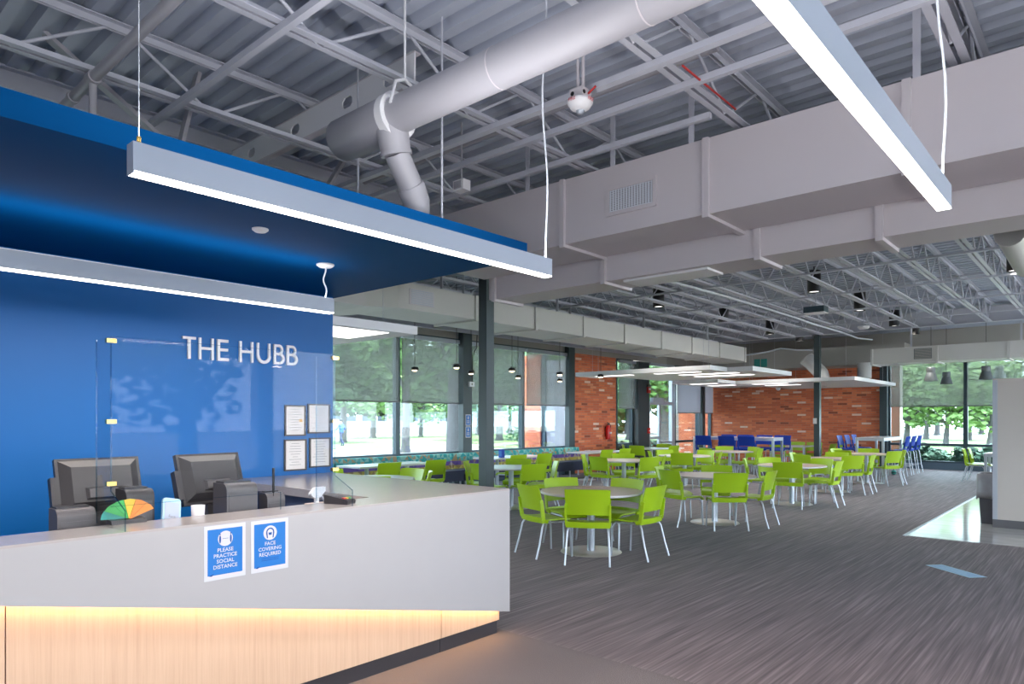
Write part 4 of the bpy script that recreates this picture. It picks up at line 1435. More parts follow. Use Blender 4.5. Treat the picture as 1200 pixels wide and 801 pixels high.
# paper cup
a = at(232, 597, X=-3.80)
e = empty('paper_cup', (-3.80, a.y, ZW))
zt = a.z + 0.025 - ZW
MB().lathe([(0, 0), (0.024, 0), (0.036, zt), (0.034, zt), (0.023, 0.01), (0, 0.01)], 18).build('cup', 'clearwhite', e)
MB().lathe([(0.0345, zt * 0.90), (0.0352, zt * 0.94)], 18).build('green_mark', 'greencard', e)
tag(e, 'white cup with green mark behind the tilted card stand', 'cup')
# fan of coloured leaflets on a dark holder
a = at(152, 612, X=-3.66)
e = empty('leaflet_fan', (-3.70, a.y - 0.02, DT))
MB().prism([(-0.04, 0), (0.04, 0), (0.03, 0.02), (-0.04, 0.025)], 1, -0.06, 0.10).build('holder', 'pos', e)
cols = ['teal', 'greencard', 'greencard', 'yellow', 'orange', 'orange']
for i, cm in enumerate(cols):
    t0, t1 = math.pi * (0.98 - i * 0.14), math.pi * (0.98 - (i + 1) * 0.14)
    q = MB().prism([(0.03, 0.02), (0.03 + 0.125 * math.cos(t0), 0.02 + 0.098 * math.sin(t0)), (0.03 + 0.125 * math.cos((t0 + t1) / 2), 0.02 + 0.10 * math.sin((t0 + t1) / 2)), (0.03 + 0.125 * math.cos(t1), 0.02 + 0.098 * math.sin(t1))], 0, -0.01 + i * 0.004, -0.008 + i * 0.004)
    q.build('leaflet', cm, e)
tag(e, 'fan of green, yellow and orange leaflets on the desk ledge', 'leaflets')

# ================================================================== blinds
def blind(axis, fixed, a, b, z0, z1, m, label):
    e = empty('roller_blind')
    s = 1
    def bx(u0, u1, off0, off1, za, zb):
        q = MB()
        if axis == 'y':
            q.box(fixed + off0, fixed + off1, u0, u1, za, zb)
        else:
            q.box(u0, u1, fixed - off1, fixed - off0, za, zb)
        return q
    bx(a, b, 0.10, 0.103, z0, z1 - 0.08).build('fabric', m, e)
    bx(a, b, 0.09, 0.113, z0 - 0.03, z0).build('hem_bar', 'basegrey', e)
    bx(a, b, 0.06, 0.15, z1 - 0.09, z1).build('cassette', 'alu', e)
    return tag(e, label, 'blind', 'roller blinds')
bl = ['hidden behind the blue wall, first', 'hidden behind the blue wall, second', 'hidden behind the blue wall, third', 'hidden behind the blue wall, fourth', 'next to the blue wall end', 'left of the signed steel post', 'right of the signed steel post', 'ending at the near brick panel']
for (a, b), l in zip(bays, bl):
    blind('y', XW, a + 0.04, b - 0.04 if b < 15 else b - 0.1, 2.0, 3.5, 'blind', 'half lowered grey mesh roller blind ' + l)
blind('y', XW, 18.52, 19.48, 1.97, 3.5, 'blind', 'half lowered roller blind on the narrow window before the door')
blind('y', XW, 22.38, 24.18, 1.85, 3.4, 'blind2', 'pale dense roller blind right of the glass door')
blind('y', XW, 24.44, 25.26, 1.85, 3.4, 'blind2', 'pale dense narrow roller blind in the far corner')
for (a, b), l in zip(fb, ['beside the brick wall', 'second from the brick', 'behind the partition', 'fourth from the brick', 'at the right corner']):
    blind('x', YF, a + 0.05, b - 0.03, 2.03, 3.5, 'blind', 'half lowered roller blind on the end windows, ' + l)

# ================================================================== chairs
def make_chair(m, name, lift=0.0, loc=(0, 0, 0)):
    """faces +y, origin on the floor below the seat centre"""
    root = empty(name, loc)
    zs = 0.435 + lift
    # seat
    g = []
    for i in range(9):
        u = i / 8
        y = -0.215 + 0.45 * u
        row = []
        for j in range(9):
            v = j / 8 * 2 - 1
            hw = 0.235 - 0.02 * max(0, (u - 0.75) / 0.25) ** 2 - 0.008 * (1 - u)
            z = zs + 0.014 * v * v * (1 - 0.6 * u) - 0.055 * max(0, (u - 0.72) / 0.28) ** 2 - 0.012 * math.sin(math.pi * min(1, u * 1.2))
            row.append((v * hw, y, z))
        g.append(row)
    MB().shell(g, 0.018).build('seat', m, root)
    # rear rim of the shell below the opening
    g = []
    for i in range(3):
        row = []
        for j in range(9):
            v = j / 8 * 2 - 1
            row.append((v * 0.243, -0.225 + 0.028 * v * v - 0.006 * i, zs - 0.03 + 0.032 * i))
        g.append(row)
    MB().shell(g, 0.014).build('seat_rim', m, root)
    # backrest panel
    g = []
    for i in range(8):
        u = i / 7
        z = zs + 0.115 + 0.285 * u
        hw = 0.238 + 0.012 * u
        yb = -0.238 - 0.055 * u - 0.018 * u * u
        row = []
        for j in range(11):
            v = j / 10 * 2 - 1
            row.append((v * hw, yb + 0.045 * v * v, z - 0.006 * v * v))
        g.append(row)
    MB().shell(g, 0.013).build('backrest', m, root)
    for s in (-1, 1):
        q = MB()
        pts = [(s * 0.232, -0.13, zs - 0.015), (s * 0.240, -0.195, zs + 0.0), (s * 0.243, -0.205, zs + 0.06), (s * 0.243, -0.222, zs + 0.20), (s * 0.240, -0.23, zs + 0.235)]
        for a, b in zip(pts[:-1], pts[1:]):
            q.bar(a, b, 0.024, 0.044, (0, 1, 0.2))
        q.build('back_post', m, root)
        r = 0.0115
        MB().tube([(s * 0.205, 0.15, zs - 0.035), (s * 0.212, 0.19, zs - 0.10), (s * 0.218, 0.205, 0.0)], r, 8).build('leg', 'chrome', root)
        MB().tube([(s * 0.212, -0.17, zs - 0.03), (s * 0.225, -0.20, zs - 0.08), (s * 0.238, -0.245, 0.16 + lift * 0.4), (s * 0.245, -0.295, 0.0)], r, 8).build('leg', 'chrome', root)
        MB().tube([(s * 0.205, 0.15, zs - 0.035), (s * 0.212, -0.17, zs - 0.03)], r, 8).build('seat_rail', 'chrome', root)
    if lift > 0.1:
        MB().tube([(-0.217, 0.20, 0.25), (0.217, 0.20, 0.25)], 0.010, 8).build('foot_rail', 'chrome', root)
        for s in (-1, 1):
            MB().tube([(s * 0.217, 0.20, 0.25), (s * 0.236, -0.235, 0.25)], 0.010, 8).build('foot_rail', 'chrome', root)
    return root

protos = {}
def place_chair(kind, x, y, face, label, group):
    """face: direction (dx,dy) the sitter looks"""
    rz = math.atan2(face[1], face[0]) - math.pi / 2
    if kind not in protos:
        protos[kind] = make_chair('green' if kind == 'green' else 'bluechair', 'dining_chair' if kind == 'green' else 'bar_chair', 0.0 if kind == 'green' else 0.28)
        c = protos[kind]
    else:
        c = copy_tree(protos[kind])
    c.location = (x, y, 0)
    c.rotation_euler = (0, 0, rz)
    return tag(c, label, 'chair', group)

# ------------------------------------------------------------------ round tables
rt = {}
def round_table(x, y, label, top='tabletop'):
    e = empty('round_table', (x, y, 0))
    if top not in rt:
        d = {}
        d['tabletop'] = (MB().lathe([(0, 0.737), (0.605, 0.737), (0.608, 0.734), (0.608, 0.712), (0, 0.712)], 48, smooth=False), top)
        d['edge_band'] = (MB().lathe([(0.6085, 0.735), (0.612, 0.731), (0.612, 0.713), (0.6085, 0.709)], 48), 'edge')
        d['pedestal'] = (MB().lathe([(0.046, 0.012), (0.046, 0.70)], 24), 'chrome')
        d['top_plate'] = (MB().box(-0.25, 0.25, -0.025, 0.025, 0.697, 0.712).box(-0.025, 0.025, -0.25, 0.25, 0.697, 0.712), 'chrome')
        d['base'] = (MB().lathe([(0, 0.016), (0.1, 0.016), (0.36, 0.010), (0.37, 0.0)], 40), 'basemetal')
        rt[top] = {}
        for k_, (q, mm) in d.items():
            me = q.mesh(k_)
            b = bmesh.new(); b.from_mesh(me); bmesh.ops.recalc_face_normals(b, faces=b.faces); b.to_mesh(me); b.free()
            me.materials.append(M[mm])
            rt[top][k_] = me
    for k_, me in rt[top].items():
        inst(k_, me, e)
    return tag(e, label, 'table', 'round tables')

def pos_word(a):
    a = (a + 180) % 360 - 180
    for lo, hi, w in ((-22, 22, 'near side'), (22, 67, 'near right side'), (67, 115, 'right side'), (115, 160, 'far right side'), (-67, -22, 'near left side'), (-115, -67, 'left side'), (-160, -115, 'far left side')):
        if lo <= a < hi:
            return w
    return 'far side'

def seat_round(x, y, angs, tname, R=0.56):
    cd = Vector((-x, -y)).normalized()
    rt_ = Vector((-cd.y, cd.x))
    # camera's right as seen when looking at the table
    right = Vector((CY, SY))
    if rt_.dot(right) < 0:
        rt_ = -rt_
    used = {}
    for a in angs:
        a, Rr, tw = a if isinstance(a, tuple) else (a, R, 0.0)
        t = math.radians(a)
        d = cd * math.cos(t) + rt_ * math.sin(t)
        w = pos_word(a)
        used[w] = used.get(w, 0) + 1
        w2 = w if used[w] == 1 else 'other ' + w
        jit = random.uniform(-0.06, 0.06) + math.radians(tw)
        f = Vector((-d.x, -d.y))
        f.rotate(Matrix.Rotation(jit, 2))
        place_chair('green', x + d.x * Rr, y + d.y * Rr, f, 'lime green chair, %s of the %s' % (w2, tname), 'lime green dining chairs')

random.seed(21)
tables = [
    (-4.78, 6.82, [-2, (70, 0.56, -15), (-70, 0.56, 15), (141, 0.47, 0), (-147, 0.47, 0)], 'nearest round table', 'tabletop'),
    (-4.69, 10.02, [15, (80, 0.58, -14), 178, (-57, 0.56, 8), (-108, 0.64, 10)], 'second round table along the aisle', 'tabletop'),
    (-4.63, 13.19, [-4, (86, 0.56, -12), 138, (-95, 0.58, 10), -150], 'third round table along the aisle', 'tabletop'),
    (-4.79, 16.06, [32, (94, 0.58, -14), 172, -105, -45], 'fourth round table along the aisle', 'tabletop'),
    (-4.75, 18.80, [46, (104, 0.58, -10), 178, -120, -40], 'farthest round table along the aisle', 'tabletop'),
    (-8.17, 6.12, [0, 82, 132, -130, -75], 'round table hidden behind the desk', 'tablewhite'),
    (-8.27, 9.28, [30, 92, 170, -95, -40], 'round table right of the near column', 'tablewhite'),
    (-7.87, 12.44, [-40, 40, (94, 0.58, -8), 180, (-92, 0.6, 0)], 'round table in front of the brick panel', 'tabletop'),
    (-7.79, 15.00, [-5, 85, 140, -145, -82], 'round table in line with the exit door', 'tabletop'),
    (-7.90, 17.80, [-50, -170, 70, 130], 'round table in front of the bar table', 'tabletop'),
    (-10.5, 18.1, [-30, -92, 55, 150], 'round table beside the narrow window', 'tablewhite'),
]
for x, y, angs, nm_, top in tables:
    round_table(x, y, ('round table with pale grey top, ' if top == 'tablewhite' else 'round table with maple top, ') + 'the ' + nm_, top)
    seat_round(x, y, angs, nm_)

# ------------------------------------------------------------------ booth with tables
def rect_table(name, x, y, w, l, z, label, m='tablewhite', legs='ped', rz=0.0, cat='table'):
    e = empty(name, (x, y, 0), rz)
    MB().box(-w / 2, w / 2, -l / 2, l / 2, z - 0.03, z).build('tabletop', m, e)
    MB().box(-w / 2 - 0.002, w / 2 + 0.002, -l / 2 - 0.002, l / 2 + 0.002, z - 0.033, z - 0.003).build('edge_band', 'edge', e)
    if legs == 'ped':
        for s in (-1, 1):
            MB().tube([(0, s * l * 0.27, 0.015), (0, s * l * 0.27, z - 0.03)], 0.04, 16).build('pedestal', 'chrome', e)
            MB().lathe([(0, 0.016), (0.22, 0.012), (0.25, 0.0)], 28, (0, s * l * 0.27, 0)).build('base', 'basemetal', e)
    else:
        for sx in (-1, 1):
            for sy in (-1, 1):
                MB().box(sx * (w / 2 - 0.03) - 0.03, sx * (w / 2 - 0.03) + 0.03, sy * (l / 2 - 0.03) - 0.03, sy * (l / 2 - 0.03) + 0.03, 0, z - 0.033).build('leg', 'chrome', e)
        for sx in (-1, 1):
            MB().box(sx * (w / 2 - 0.02) - 0.012, sx * (w / 2 - 0.02) + 0.012, -l / 2 + 0.06, l / 2 - 0.06, z - 0.095, z - 0.033).build('apron', 'chrome', e)
        for sy in (-1, 1):
            MB().box(-w / 2 + 0.06, w / 2 - 0.06, sy * (l / 2 - 0.02) - 0.012, sy * (l / 2 - 0.02) + 0.012, z - 0.095, z - 0.033).build('apron', 'chrome', e)
    return tag(e, label, cat, 'long tables')

XBK = -11.54
def booth(y0, y1, label):
    e = empty('booth_bench', (0, y0, 0))
    L_ = y1 - y0
    g = MB().prism([(XBK - 0.12, 0.44), (XBK - 0.02, 0.44), (XBK - 0.10, 0.80), (XBK - 0.19, 0.80)], 1, 0, L_)
    g.build('backrest', 'booth', e)
    n = max(1, round(L_ / 1.1))
    for i in range(n):
        a, b = L_ * i / n, L_ * (i + 1) / n
        MB().box(XBK - 0.12, XBK + 0.42, a + 0.004, b - 0.004, 0.36, 0.45).build('seat_cushion', 'cushion', e)
    MB().box(XBK - 0.12, XBK + 0.39, 0, L_, 0.20, 0.36).build('front_panel', 'cushion', e)
    for i in range(n + 1):
        y = min(max(L_ * i / n, 0.06), L_ - 0.06)
        MB().tube([(XBK + 0.33, y, 0), (XBK + 0.33, y, 0.2)], 0.022, 10).build('leg', 'chrome', e)
        MB().tube([(XBK - 0.08, y, 0), (XBK - 0.08, y, 0.2)], 0.022, 10).build('leg', 'chrome', e)
    return tag(e, label, 'bench', 'booth benches')
booth(5.6, 10.9, 'long patterned booth bench left of the near column')
booth(10.95, 16.0, 'long patterned booth bench ending at the near brick panel')
for y, l, ch in ((8.25, 'near the blue wall end', (7.62, 8.72)), (11.85, 'behind the near column', (11.1, 12.0)), (15.35, 'at the brick panel', (14.5, 15.35))):
    rect_table('booth_table', -10.55, y, 0.72, 1.8, 0.737, 'long pale table along the booth, ' + l)
    for i, cy_ in enumerate(ch):
        place_chair('green', -9.92, cy_, (-1, 0.04), 'lime green chair at the booth table %s, %s one' % (l, ('nearer', 'farther')[i]), 'lime green dining chairs')
p = Vector((-10.4, 11.35, 0.737))
e = empty('napkin_holder', p)
MB().box(-0.05, 0.05, -0.045, 0.045, 0, 0.18).build('body', 'bluechair', e)
MB().box(-0.04, 0.04, -0.047, -0.045, 0.03, 0.15).build('label_card', 'signblue', e)
tag(e, 'small blue box standing on the booth table by the near column', 'box')

# bar tables with cobalt chairs
rect_table('bar_table', -8.65, 20.0, 2.5, 0.75, 1.07, 'high bar table with grey legs near the far brick wall', 'tablewhite', 'legs')
for i, x in enumerate((-9.35, -8.62, -8.02)):
    place_chair('blue', x, 19.42, (0, 1), 'tall cobalt blue chair with its back turned at the bar table, %s' % ('leftmost', 'middle', 'rightmost')[i], 'cobalt bar chairs')
for i, x in enumerate((-9.3, -8.75, -8.15, -7.6)):
    place_chair('blue', x, 20.62, (0, -1), 'tall cobalt blue chair on the far side of the bar table, %s from the left' % ordn[i], 'cobalt bar chairs')
rect_table('bar_table', -5.38, 22.7, 0.75, 2.2, 1.07, 'high bar table standing by the end windows', 'tablewhite', 'legs')
for i, y in enumerate((21.95, 22.7, 23.45)):
    place_chair('blue', -4.72, y, (-1, 0), 'tall cobalt blue chair on the window side of the end bar table, %s' % ('nearest', 'middle', 'farthest')[i], 'cobalt bar chairs')
    place_chair('blue', -6.04, y, (1, 0), 'tall cobalt blue chair on the brick side of the end bar table, %s' % ('nearest', 'middle', 'farthest')[i], 'cobalt bar chairs')
# low table at the far brick wall
rect_table('dining_table', -7.85, 22.9, 1.2, 0.75, 0.737, 'low square-cornered table in front of the far brick wall', 'tablewhite', 'ped', math.pi / 2)
for i, (x, y, f) in enumerate([(-8.15, 23.5, (0, -1)), (-7.6, 23.5, (0, -1)), (-6.95, 22.75, (-1, 0.1)), (-6.85, 23.3, (-1, 0.1)), (-8.2, 22.3, (0, 1))]):
    place_chair('green', x, y, f, 'lime green chair at the low table by the far brick, %s' % ('far left', 'far right', 'right end', 'right end outer', 'near left')[i], 'lime green dining chairs')
# table at the right edge
a = at(1154, 530.5, Z=0.737)
rect_table('dining_table', a.x + 0.55, a.y + 0.25, 1.1, 0.75, 0.737, 'pale table partly hidden by the beige partition', 'tablewhite', 'legs')
place_chair('green', a.x - 0.2, a.y + 0.1, (1, 0.05), 'lime green chair left of the table behind the partition, nearer one', 'lime green dining chairs')
place_chair('green', a.x - 0.15, a.y + 0.62, (1, 0.05), 'lime green chair left of the table behind the partition, farther one', 'lime green dining chairs')
place_chair('green', a.x + 0.6, a.y + 0.85, (0, -1), 'lime green chair on the far side of the table behind the partition', 'lime green dining chairs')
p = at(1047.5, 556, Z=0.0)
e = empty('floor_ball', (p.x, p.y, 0))
MB().lathe([(0, 0)] + [(0.07 * math.sin(t), 0.07 - 0.07 * math.cos(t)) for t in [math.pi * i / 10 for i in range(1, 10)]] + [(0, 0.14)], 16).build('ball', 'teal', e)
MB().lathe([(0.0705, 0.06), (0.0705, 0.08)], 16).build('band', 'black', e)
tag(e, 'small dark green ball on the carpet by the end bar table', 'ball')

# ================================================================== partition and bin
PX, PY = -1.40, 12.32
pw = empty('wall_partition')
MB().box(PX + 0.06, XR, PY, PY + 0.16, 0.12, 2.18).build('panel', 'beige', pw)
MB().box(PX, PX + 0.06, PY - 0.01, PY + 0.17, 0.12, 2.18).build('end_trim', 'alu', pw)
MB().box(PX, XR, PY - 0.012, PY + 0.172, 0, 0.12).build('baseboard', 'basegrey', pw)
MB().box(PX, XR, PY - 0.01, PY + 0.17, 2.18, 2.20).build('cap', 'beige', pw)
struct(pw, 'low beige partition wall at the right edge', 'wall')
tb = empty('trash_bin', (-1.50, 12.82, 0), 0.0)
def ring(w, d, z, n=24):
    out = []
    for i in range(n):
        t = 2 * math.pi * i / n
        c, s = math.cos(t), math.sin(t)
        out.append((w * math.copysign(abs(c) ** 0.5, c), d * math.copysign(abs(s) ** 0.5, s), z))
    return out
def loft(rings, cap=True):
    q = MB()
    n = len(rings[0])
    vs = [p_ for r in rings for p_ in r]
    fs = [(i * n + j, i * n + (j + 1) % n, (i + 1) * n + (j + 1) % n, (i + 1) * n + j) for i in range(len(rings) - 1) for j in range(n)]
    q.add(vs, fs, True)
    q.add(rings[0], [tuple(range(n))])
    return q
loft([ring(0.10, 0.20, 0), ring(0.135, 0.25, 0.74), ring(0.14, 0.255, 0.76), ring(0.125, 0.24, 0.755), ring(0.10, 0.2, 0.1)]).build('bin_body', 'bin', tb)
bag = []
random.seed(3)
for z, k_ in ((0.44, 1.10), (0.40, 1.13), (0.50, 1.12), (0.64, 1.10), (0.765, 1.07), (0.77, 1.0), (0.74, 0.94)):
    bag.append([(x * (1 + random.uniform(-0.02, 0.02)), y * (1 + random.uniform(-0.02, 0.02)), zz__ + (random.uniform(-0.03, 0.01) if z < 0.5 else 0)) for x, y, zz__ in ring(0.135 * k_, 0.25 * k_, z)])
q = loft(bag)
q.f, q.sm = q.f[:-1], q.sm[:-1]
q.build('liner_bag', 'bag', tb)
tag(tb, 'dark slim trash bin with grey liner bag beside the partition', 'trash bin')

# floor sticker
cs = [at(x, y, Z=0) for x, y in ((1083, 661.5), (1103, 661), (1158.6, 676), (1137, 677.6))]
c0 = sum(cs, Vector()) / 4
dx = ((cs[2] + cs[3]) / 2 - (cs[0] + cs[1]) / 2)
ang = math.atan2(dx.y, dx.x)
fs_ = empty('floor_sticker', (c0.x, c0.y, 0.001), ang)
MB().box(-0.305, 0.305, -0.10, 0.10, 0, 0.0012).build('border', 'stickeredge', fs_)
MB().box(-0.27, 0.27, -0.075, 0.075, 0.0012, 0.002).build('printed_field', 'sticker', fs_)
for i in range(3):
    MB().box(-0.22 + 0.03 * i, 0.20 - 0.04 * i, -0.045 + i * 0.035, -0.030 + i * 0.035, 0.002, 0.0025).build('faint_marking', 'stickeredge', fs_)
tag(fs_, 'pale blue rectangular floor sticker on the striped carpet', 'sticker')

# ------------------------------------------------------------------ small wall things
def small_sign(x, y, z, label):
    e = empty('post_sign', (x, y, z))
    MB().box(0, 0.004, -0.085, 0.085, 0, 0.27).build('paper', 'paper', e)
    MB().box(0.004, 0.005, -0.07, 0.07, 0.022, 0.25).build('printed_field', 'signblue', e)
    MB().box(0.005, 0.006, -0.022, 0.022, 0.15, 0.225).build('icon', 'paper', e)
    for i in range(3):
        MB().box(0.005, 0.006, -0.045, 0.045, 0.055 + i * 0.028, 0.071 + i * 0.028).build('printed_line', 'paper', e)
    return tag(e, label, 'sign')
sx = XW + 0.262
a = at(548.5, 498, X=sx)
small_sign(sx, a.y, at(548.5, 498.5, X=sx).z, 'upper small blue sign on the window post')
small_sign(sx, a.y, at(548.5, 512.5, X=sx).z, 'lower small blue sign on the window post')
p = at(551.5, 450, X=XW + 0.27)
e = empty('sensor_box', (XW + 0.262, p.y, p.z))
MB().box(0, 0.06, -0.08, 0.08, -0.06, 0.06).build('body', 'clearwhite', e)
MB().box(0.06, 0.065, -0.02, 0.02, -0.02, 0.02).build('button', 'posgrey', e)
MB().tube([(0.03, 0.04, 0.06), (0.03, 0.05, 0.7), (0.05, 0.16, 0.9), (0.05, 0.2, 1.45)], 0.012, 6).build('cable', 'black', e)
tag(e, 'small white box with cable on the signed window post', 'control box')
p = at(955, 493, Y=20.315)
e = empty('wall_switch', (p.x, 20.318, p.z))
MB().box(-0.05, 0.05, -0.012, 0, -0.08, 0.08).build('plate', 'clearwhite', e)
MB().box(-0.015, 0.015, -0.018, -0.012, -0.03, 0.03).build('rocker', 'white', e)
tag(e, 'white switch plate on the far steel column', 'switch')
# fire extinguisher
p = at(712, 508, X=XW + 0.08)
e = empty('fire_extinguisher', (XW + 0.10, p.y, p.z - 0.17))
MB().lathe([(0, 0), (0.075, 0), (0.08, 0.02), (0.08, 0.34), (0.06, 0.41), (0.025, 0.44), (0, 0.44)], 18).build('cylinder', 'red', e)
MB().tube([(0, 0, 0.43), (0, 0, 0.48)], 0.025, 10).build('valve', 'black', e)
MB().bar((0, -0.05, 0.52), (0, 0.07, 0.48), 0.02, 0.02).build('lever', 'black', e)
MB().tube([(0, 0.03, 0.48), (0.02, 0.11, 0.44), (0.02, 0.10, 0.15)], 0.012, 8).build('hose', 'black', e)
MB().tube([(0.081, -0.04, 0.2), (0.083, 0.04, 0.2)], 0.03, 8).build('paper_label', 'clearwhite', e)
MB().box(-0.10, -0.08, -0.03, 0.03, 0.1, 0.4).build('bracket', 'black', e)
tag(e, 'red fire extinguisher hung on the near brick panel', 'fire extinguisher')
# alarm strobe and pull station
e = empty('alarm_strobe', (XW + 0.222, 20.1, 2.48))
MB().box(0, 0.06, -0.08, 0.08, 0, 0.2).build('housing', 'red', e)
MB().box(0.06, 0.085, -0.05, 0.05, 0.10, 0.16).build('flash_lens', 'clearwhite', e)
MB().box(0.0, 0.05, -0.07, 0.10, 0.21, 0.28).build('mount', 'black', e)
tag(e, 'red alarm strobe on the wide post by the glass door', 'fire alarm')
e = empty('fire_alarm_pull', (XW + 0.222, 20.12, 1.22))
MB().box(0, 0.05, -0.06, 0.06, -0.09, 0.09).build('body', 'red', e)
MB().box(0.05, 0.06, -0.045, 0.045, -0.02, 0.01).build('handle', 'letter', e)
tag(e, 'red alarm pull box on the post by the glass door', 'alarm pull')

# ================================================================== outdoors
struct(MB().box(-120, 90, -60, 130, -0.35, -0.14).build('ground', 'lawn'), 'bright sunlit paving and dry lawn outside the windows', 'ground')
struct(MB().box(-60, -34, 10, 60, -0.14, -0.10).build('ground.001', 'grass'), 'strip of green grass outside beneath the trees', 'ground')
struct(MB().box(-30, 30, 30.5, 70, -0.14, -0.09).build('ground.002', 'grass'), 'green lawn beyond the end windows', 'ground')

def leaf_mesh(name, m, n, rx, rz, size, seed, blobs=9):
    rnd = random.Random(seed)
    cs_ = []
    for i in range(blobs):
        t = rnd.uniform(0, 2 * math.pi)
        rr = rnd.uniform(0.1, 0.75)
        cs_.append((Vector((math.cos(t) * rr * rx, math.sin(t) * rr * rx, rnd.uniform(-0.75, 0.75) * rz)), rnd.uniform(0.35, 0.6)))
    q = MB()
    for i in range(n):
        c, k_ = cs_[i % blobs]
        v = Vector((rnd.gauss(0, 1), rnd.gauss(0, 1), rnd.gauss(0, 1))).normalized() * (rnd.random() ** 0.4)
        p_ = c + Vector((v.x * rx * k_, v.y * rx * k_, v.z * rz * k_))
        nrm = (v + Vector((rnd.uniform(-.6, .6), rnd.uniform(-.6, .6), rnd.uniform(-.2, .9)))).normalized()
        u = nrm.cross(Vector((0, 0, 1)))
        if u.length < 0.01:
            u = Vector((1, 0, 0))
        u.normalize()
        w = nrm.cross(u)
        s = size * rnd.uniform(0.6, 1.3)
        q.add([p_ - u * s, p_ - w * s * 0.55, p_ + u * s, p_ + w * s * 0.55], [(0, 1, 2, 3)])
    me = q.mesh(name)
    me.materials.append(M[m])
    return me
crowns = [leaf_mesh('crown', 'leaf_a', 2600, 4.2, 2.6, 0.24, 1), leaf_mesh('crown', 'leaf_b', 2600, 4.2, 2.8, 0.24, 2), leaf_mesh('crown', 'leaf_c', 2600, 4.2, 2.4, 0.24, 3)]
def tree(x, y, r, h, ci, sc, label, group, cz=None):
    e = empty('tree', (x, y, -0.14))
    q = MB()
    pts = [(0, 0, 0), (0.02, 0.0, 0.3), (0.04, 0.03, h * 0.5), (0.1, 0.0, h), (0.15, 0.1, h + 2.0)]
    q.tube(pts, [r * 1.35, r * 1.05, r * 0.92, r * 0.8, r * 0.4], 12)
    q.build('trunk', 'bark', e, fix=False)
    q = MB()
    for k_ in range(4):
        t = k_ * 1.7 + x
        q.tube([(0.1, 0, h * 0.95), (math.cos(t) * 1.2, math.sin(t) * 1.2, h + 1.2), (math.cos(t) * 2.2, math.sin(t) * 2.2, h + 1.9)], [r * 0.45, r * 0.3, r * 0.12], 6)
    q.build('branches', 'bark', e, fix=False)
    o = inst('crown', crowns[ci], e, (0.1, 0, cz if cz else h + 2.2), (0, 0, x * 1.3 + y))
    o.scale = (sc, sc, sc)
    return tag(e, label, 'tree', group)
def gpos(px, d):
    v = ray(px, 491)
    return v.x * d, v.y * d
tl = [(437, 62, 0.26, 3.2, 2, 1.25, 'tree with slim trunk outside the window next to the blue wall'),
      (475, 36, 0.22, 3.4, 0, 1.0, 'tree with pale trunk right of the first window mullion'),
      (493, 66, 0.20, 2.6, 2, 1.2, 'thin distant tree in front of the white fence'),
      (531, 30, 0.33, 4.2, 0, 1.0, 'big thick trunked tree left of the signed window post'),
      (402, 50, 0.25, 3.4, 0, 1.15, 'tree at the left edge of the first window'),
      (585, 55, 0.28, 3.0, 1, 1.1, 'tree seen right of the near column'),
      (560, 75, 0.28, 3.5, 2, 1.3, 'pale tree far behind the near column'),
      (640, 60, 0.28, 3.0, 0, 1.1, 'tree outside above the exterior brick pier'),
      (738, 58, 0.3, 2.6, 1, 1.1, 'tree seen through the narrow window by the brick panel'),
      (779, 48, 0.3, 2.4, 0, 1.05, 'tree seen through the glass door'),
      (330, 45, 0.3, 3.4, 1, 1.1, 'tree outside hidden by the blue wall')]
for px, d, r, h, ci, sc, l in tl:
    x, y = gpos(px, d)
    tree(x, y, r, h, ci, sc, l, 'trees outside the long windows')
for i, (px, d, sc, ci) in enumerate([(395, 98, 2.3, 1), (440, 104, 2.2, 0), (485, 97, 2.3, 1), (530, 104, 2.3, 0), (575, 96, 2.2, 1), (620, 104, 2.2, 0), (665, 98, 2.0, 1), (735, 84, 1.9, 0), (775, 80, 1.8, 1)]):
    x, y = gpos(px, d)
    tree(x, y, 0.3, 3.0, ci, sc, 'tall leafy tree of the row behind the white fence, %s from the left' % ordn[i], 'tall trees behind the fence')
tl2 = [(1062, 47, 0.2, 1.6, 2, 0.9, 'first from the brick'), (1085, 58, 0.2, 1.8, 0, 1.0, 'second from the brick'), (1108, 44, 0.16, 1.4, 2, 0.8, 'third from the brick'),
       (1135, 55, 0.2, 1.6, 0, 1.0, 'fourth from the brick'), (1160, 42, 0.18, 1.2, 2, 0.85, 'fifth from the brick'), (1098, 75, 0.25, 3, 1, 1.5, 'tall one behind the others'), (1150, 80, 0.25, 3, 1, 1.5, 'tall one behind the partition')]
for px, d, r, h, ci, sc, l in tl2:
    x, y = gpos(px, d)
    tree(x, y, r, h, ci, sc, 'tree outside the end windows, ' + l, 'trees outside the end windows')
for i, (x, y) in enumerate([(15, -6), (17, 3), (14, 9)]):
    tree(x, y, 0.3, 1.8, i % 3, 0.9, 'tree outside the side windows mirrored in the acrylic, %s one' % ordn[i], 'trees outside the side windows')

# hedges
hm = leaf_mesh('foliage', 'hedge', 4200, 1.05, 0.5, 0.085, 9, 22)
def hedge(x, y, label, sc=(1, 1, 1)):
    e = empty('hedge_bush', (x, y, -0.14))
    q = MB()
    for k_ in range(5):
        t = k_ * 1.25
        q.tube([(0, 0, 0), (math.cos(t) * 0.3, math.sin(t) * 0.3, 0.5)], [0.02, 0.008], 5)
    q.build('stems', 'bark', e, fix=False)
    o = inst('foliage', hm, e, (0, 0, 0.42), (0, 0, x + y))
    o.scale = sc
    return tag(e, label, 'bush', 'hedge bushes')
for i in range(7):
    hedge(-4.9 + i * 1.35, 26.6, 'clipped hedge bush outside the end windows, %s from the brick' % ordn[i], (1, 0.8, 1))
for i in range(4):
    hedge(-13.1 - (i % 2) * 0.3, 18.9 + i * 1.45, 'hedge bush outside the glass door side, %s from the near brick panel' % ordn[i], (0.8, 1, 0.95))
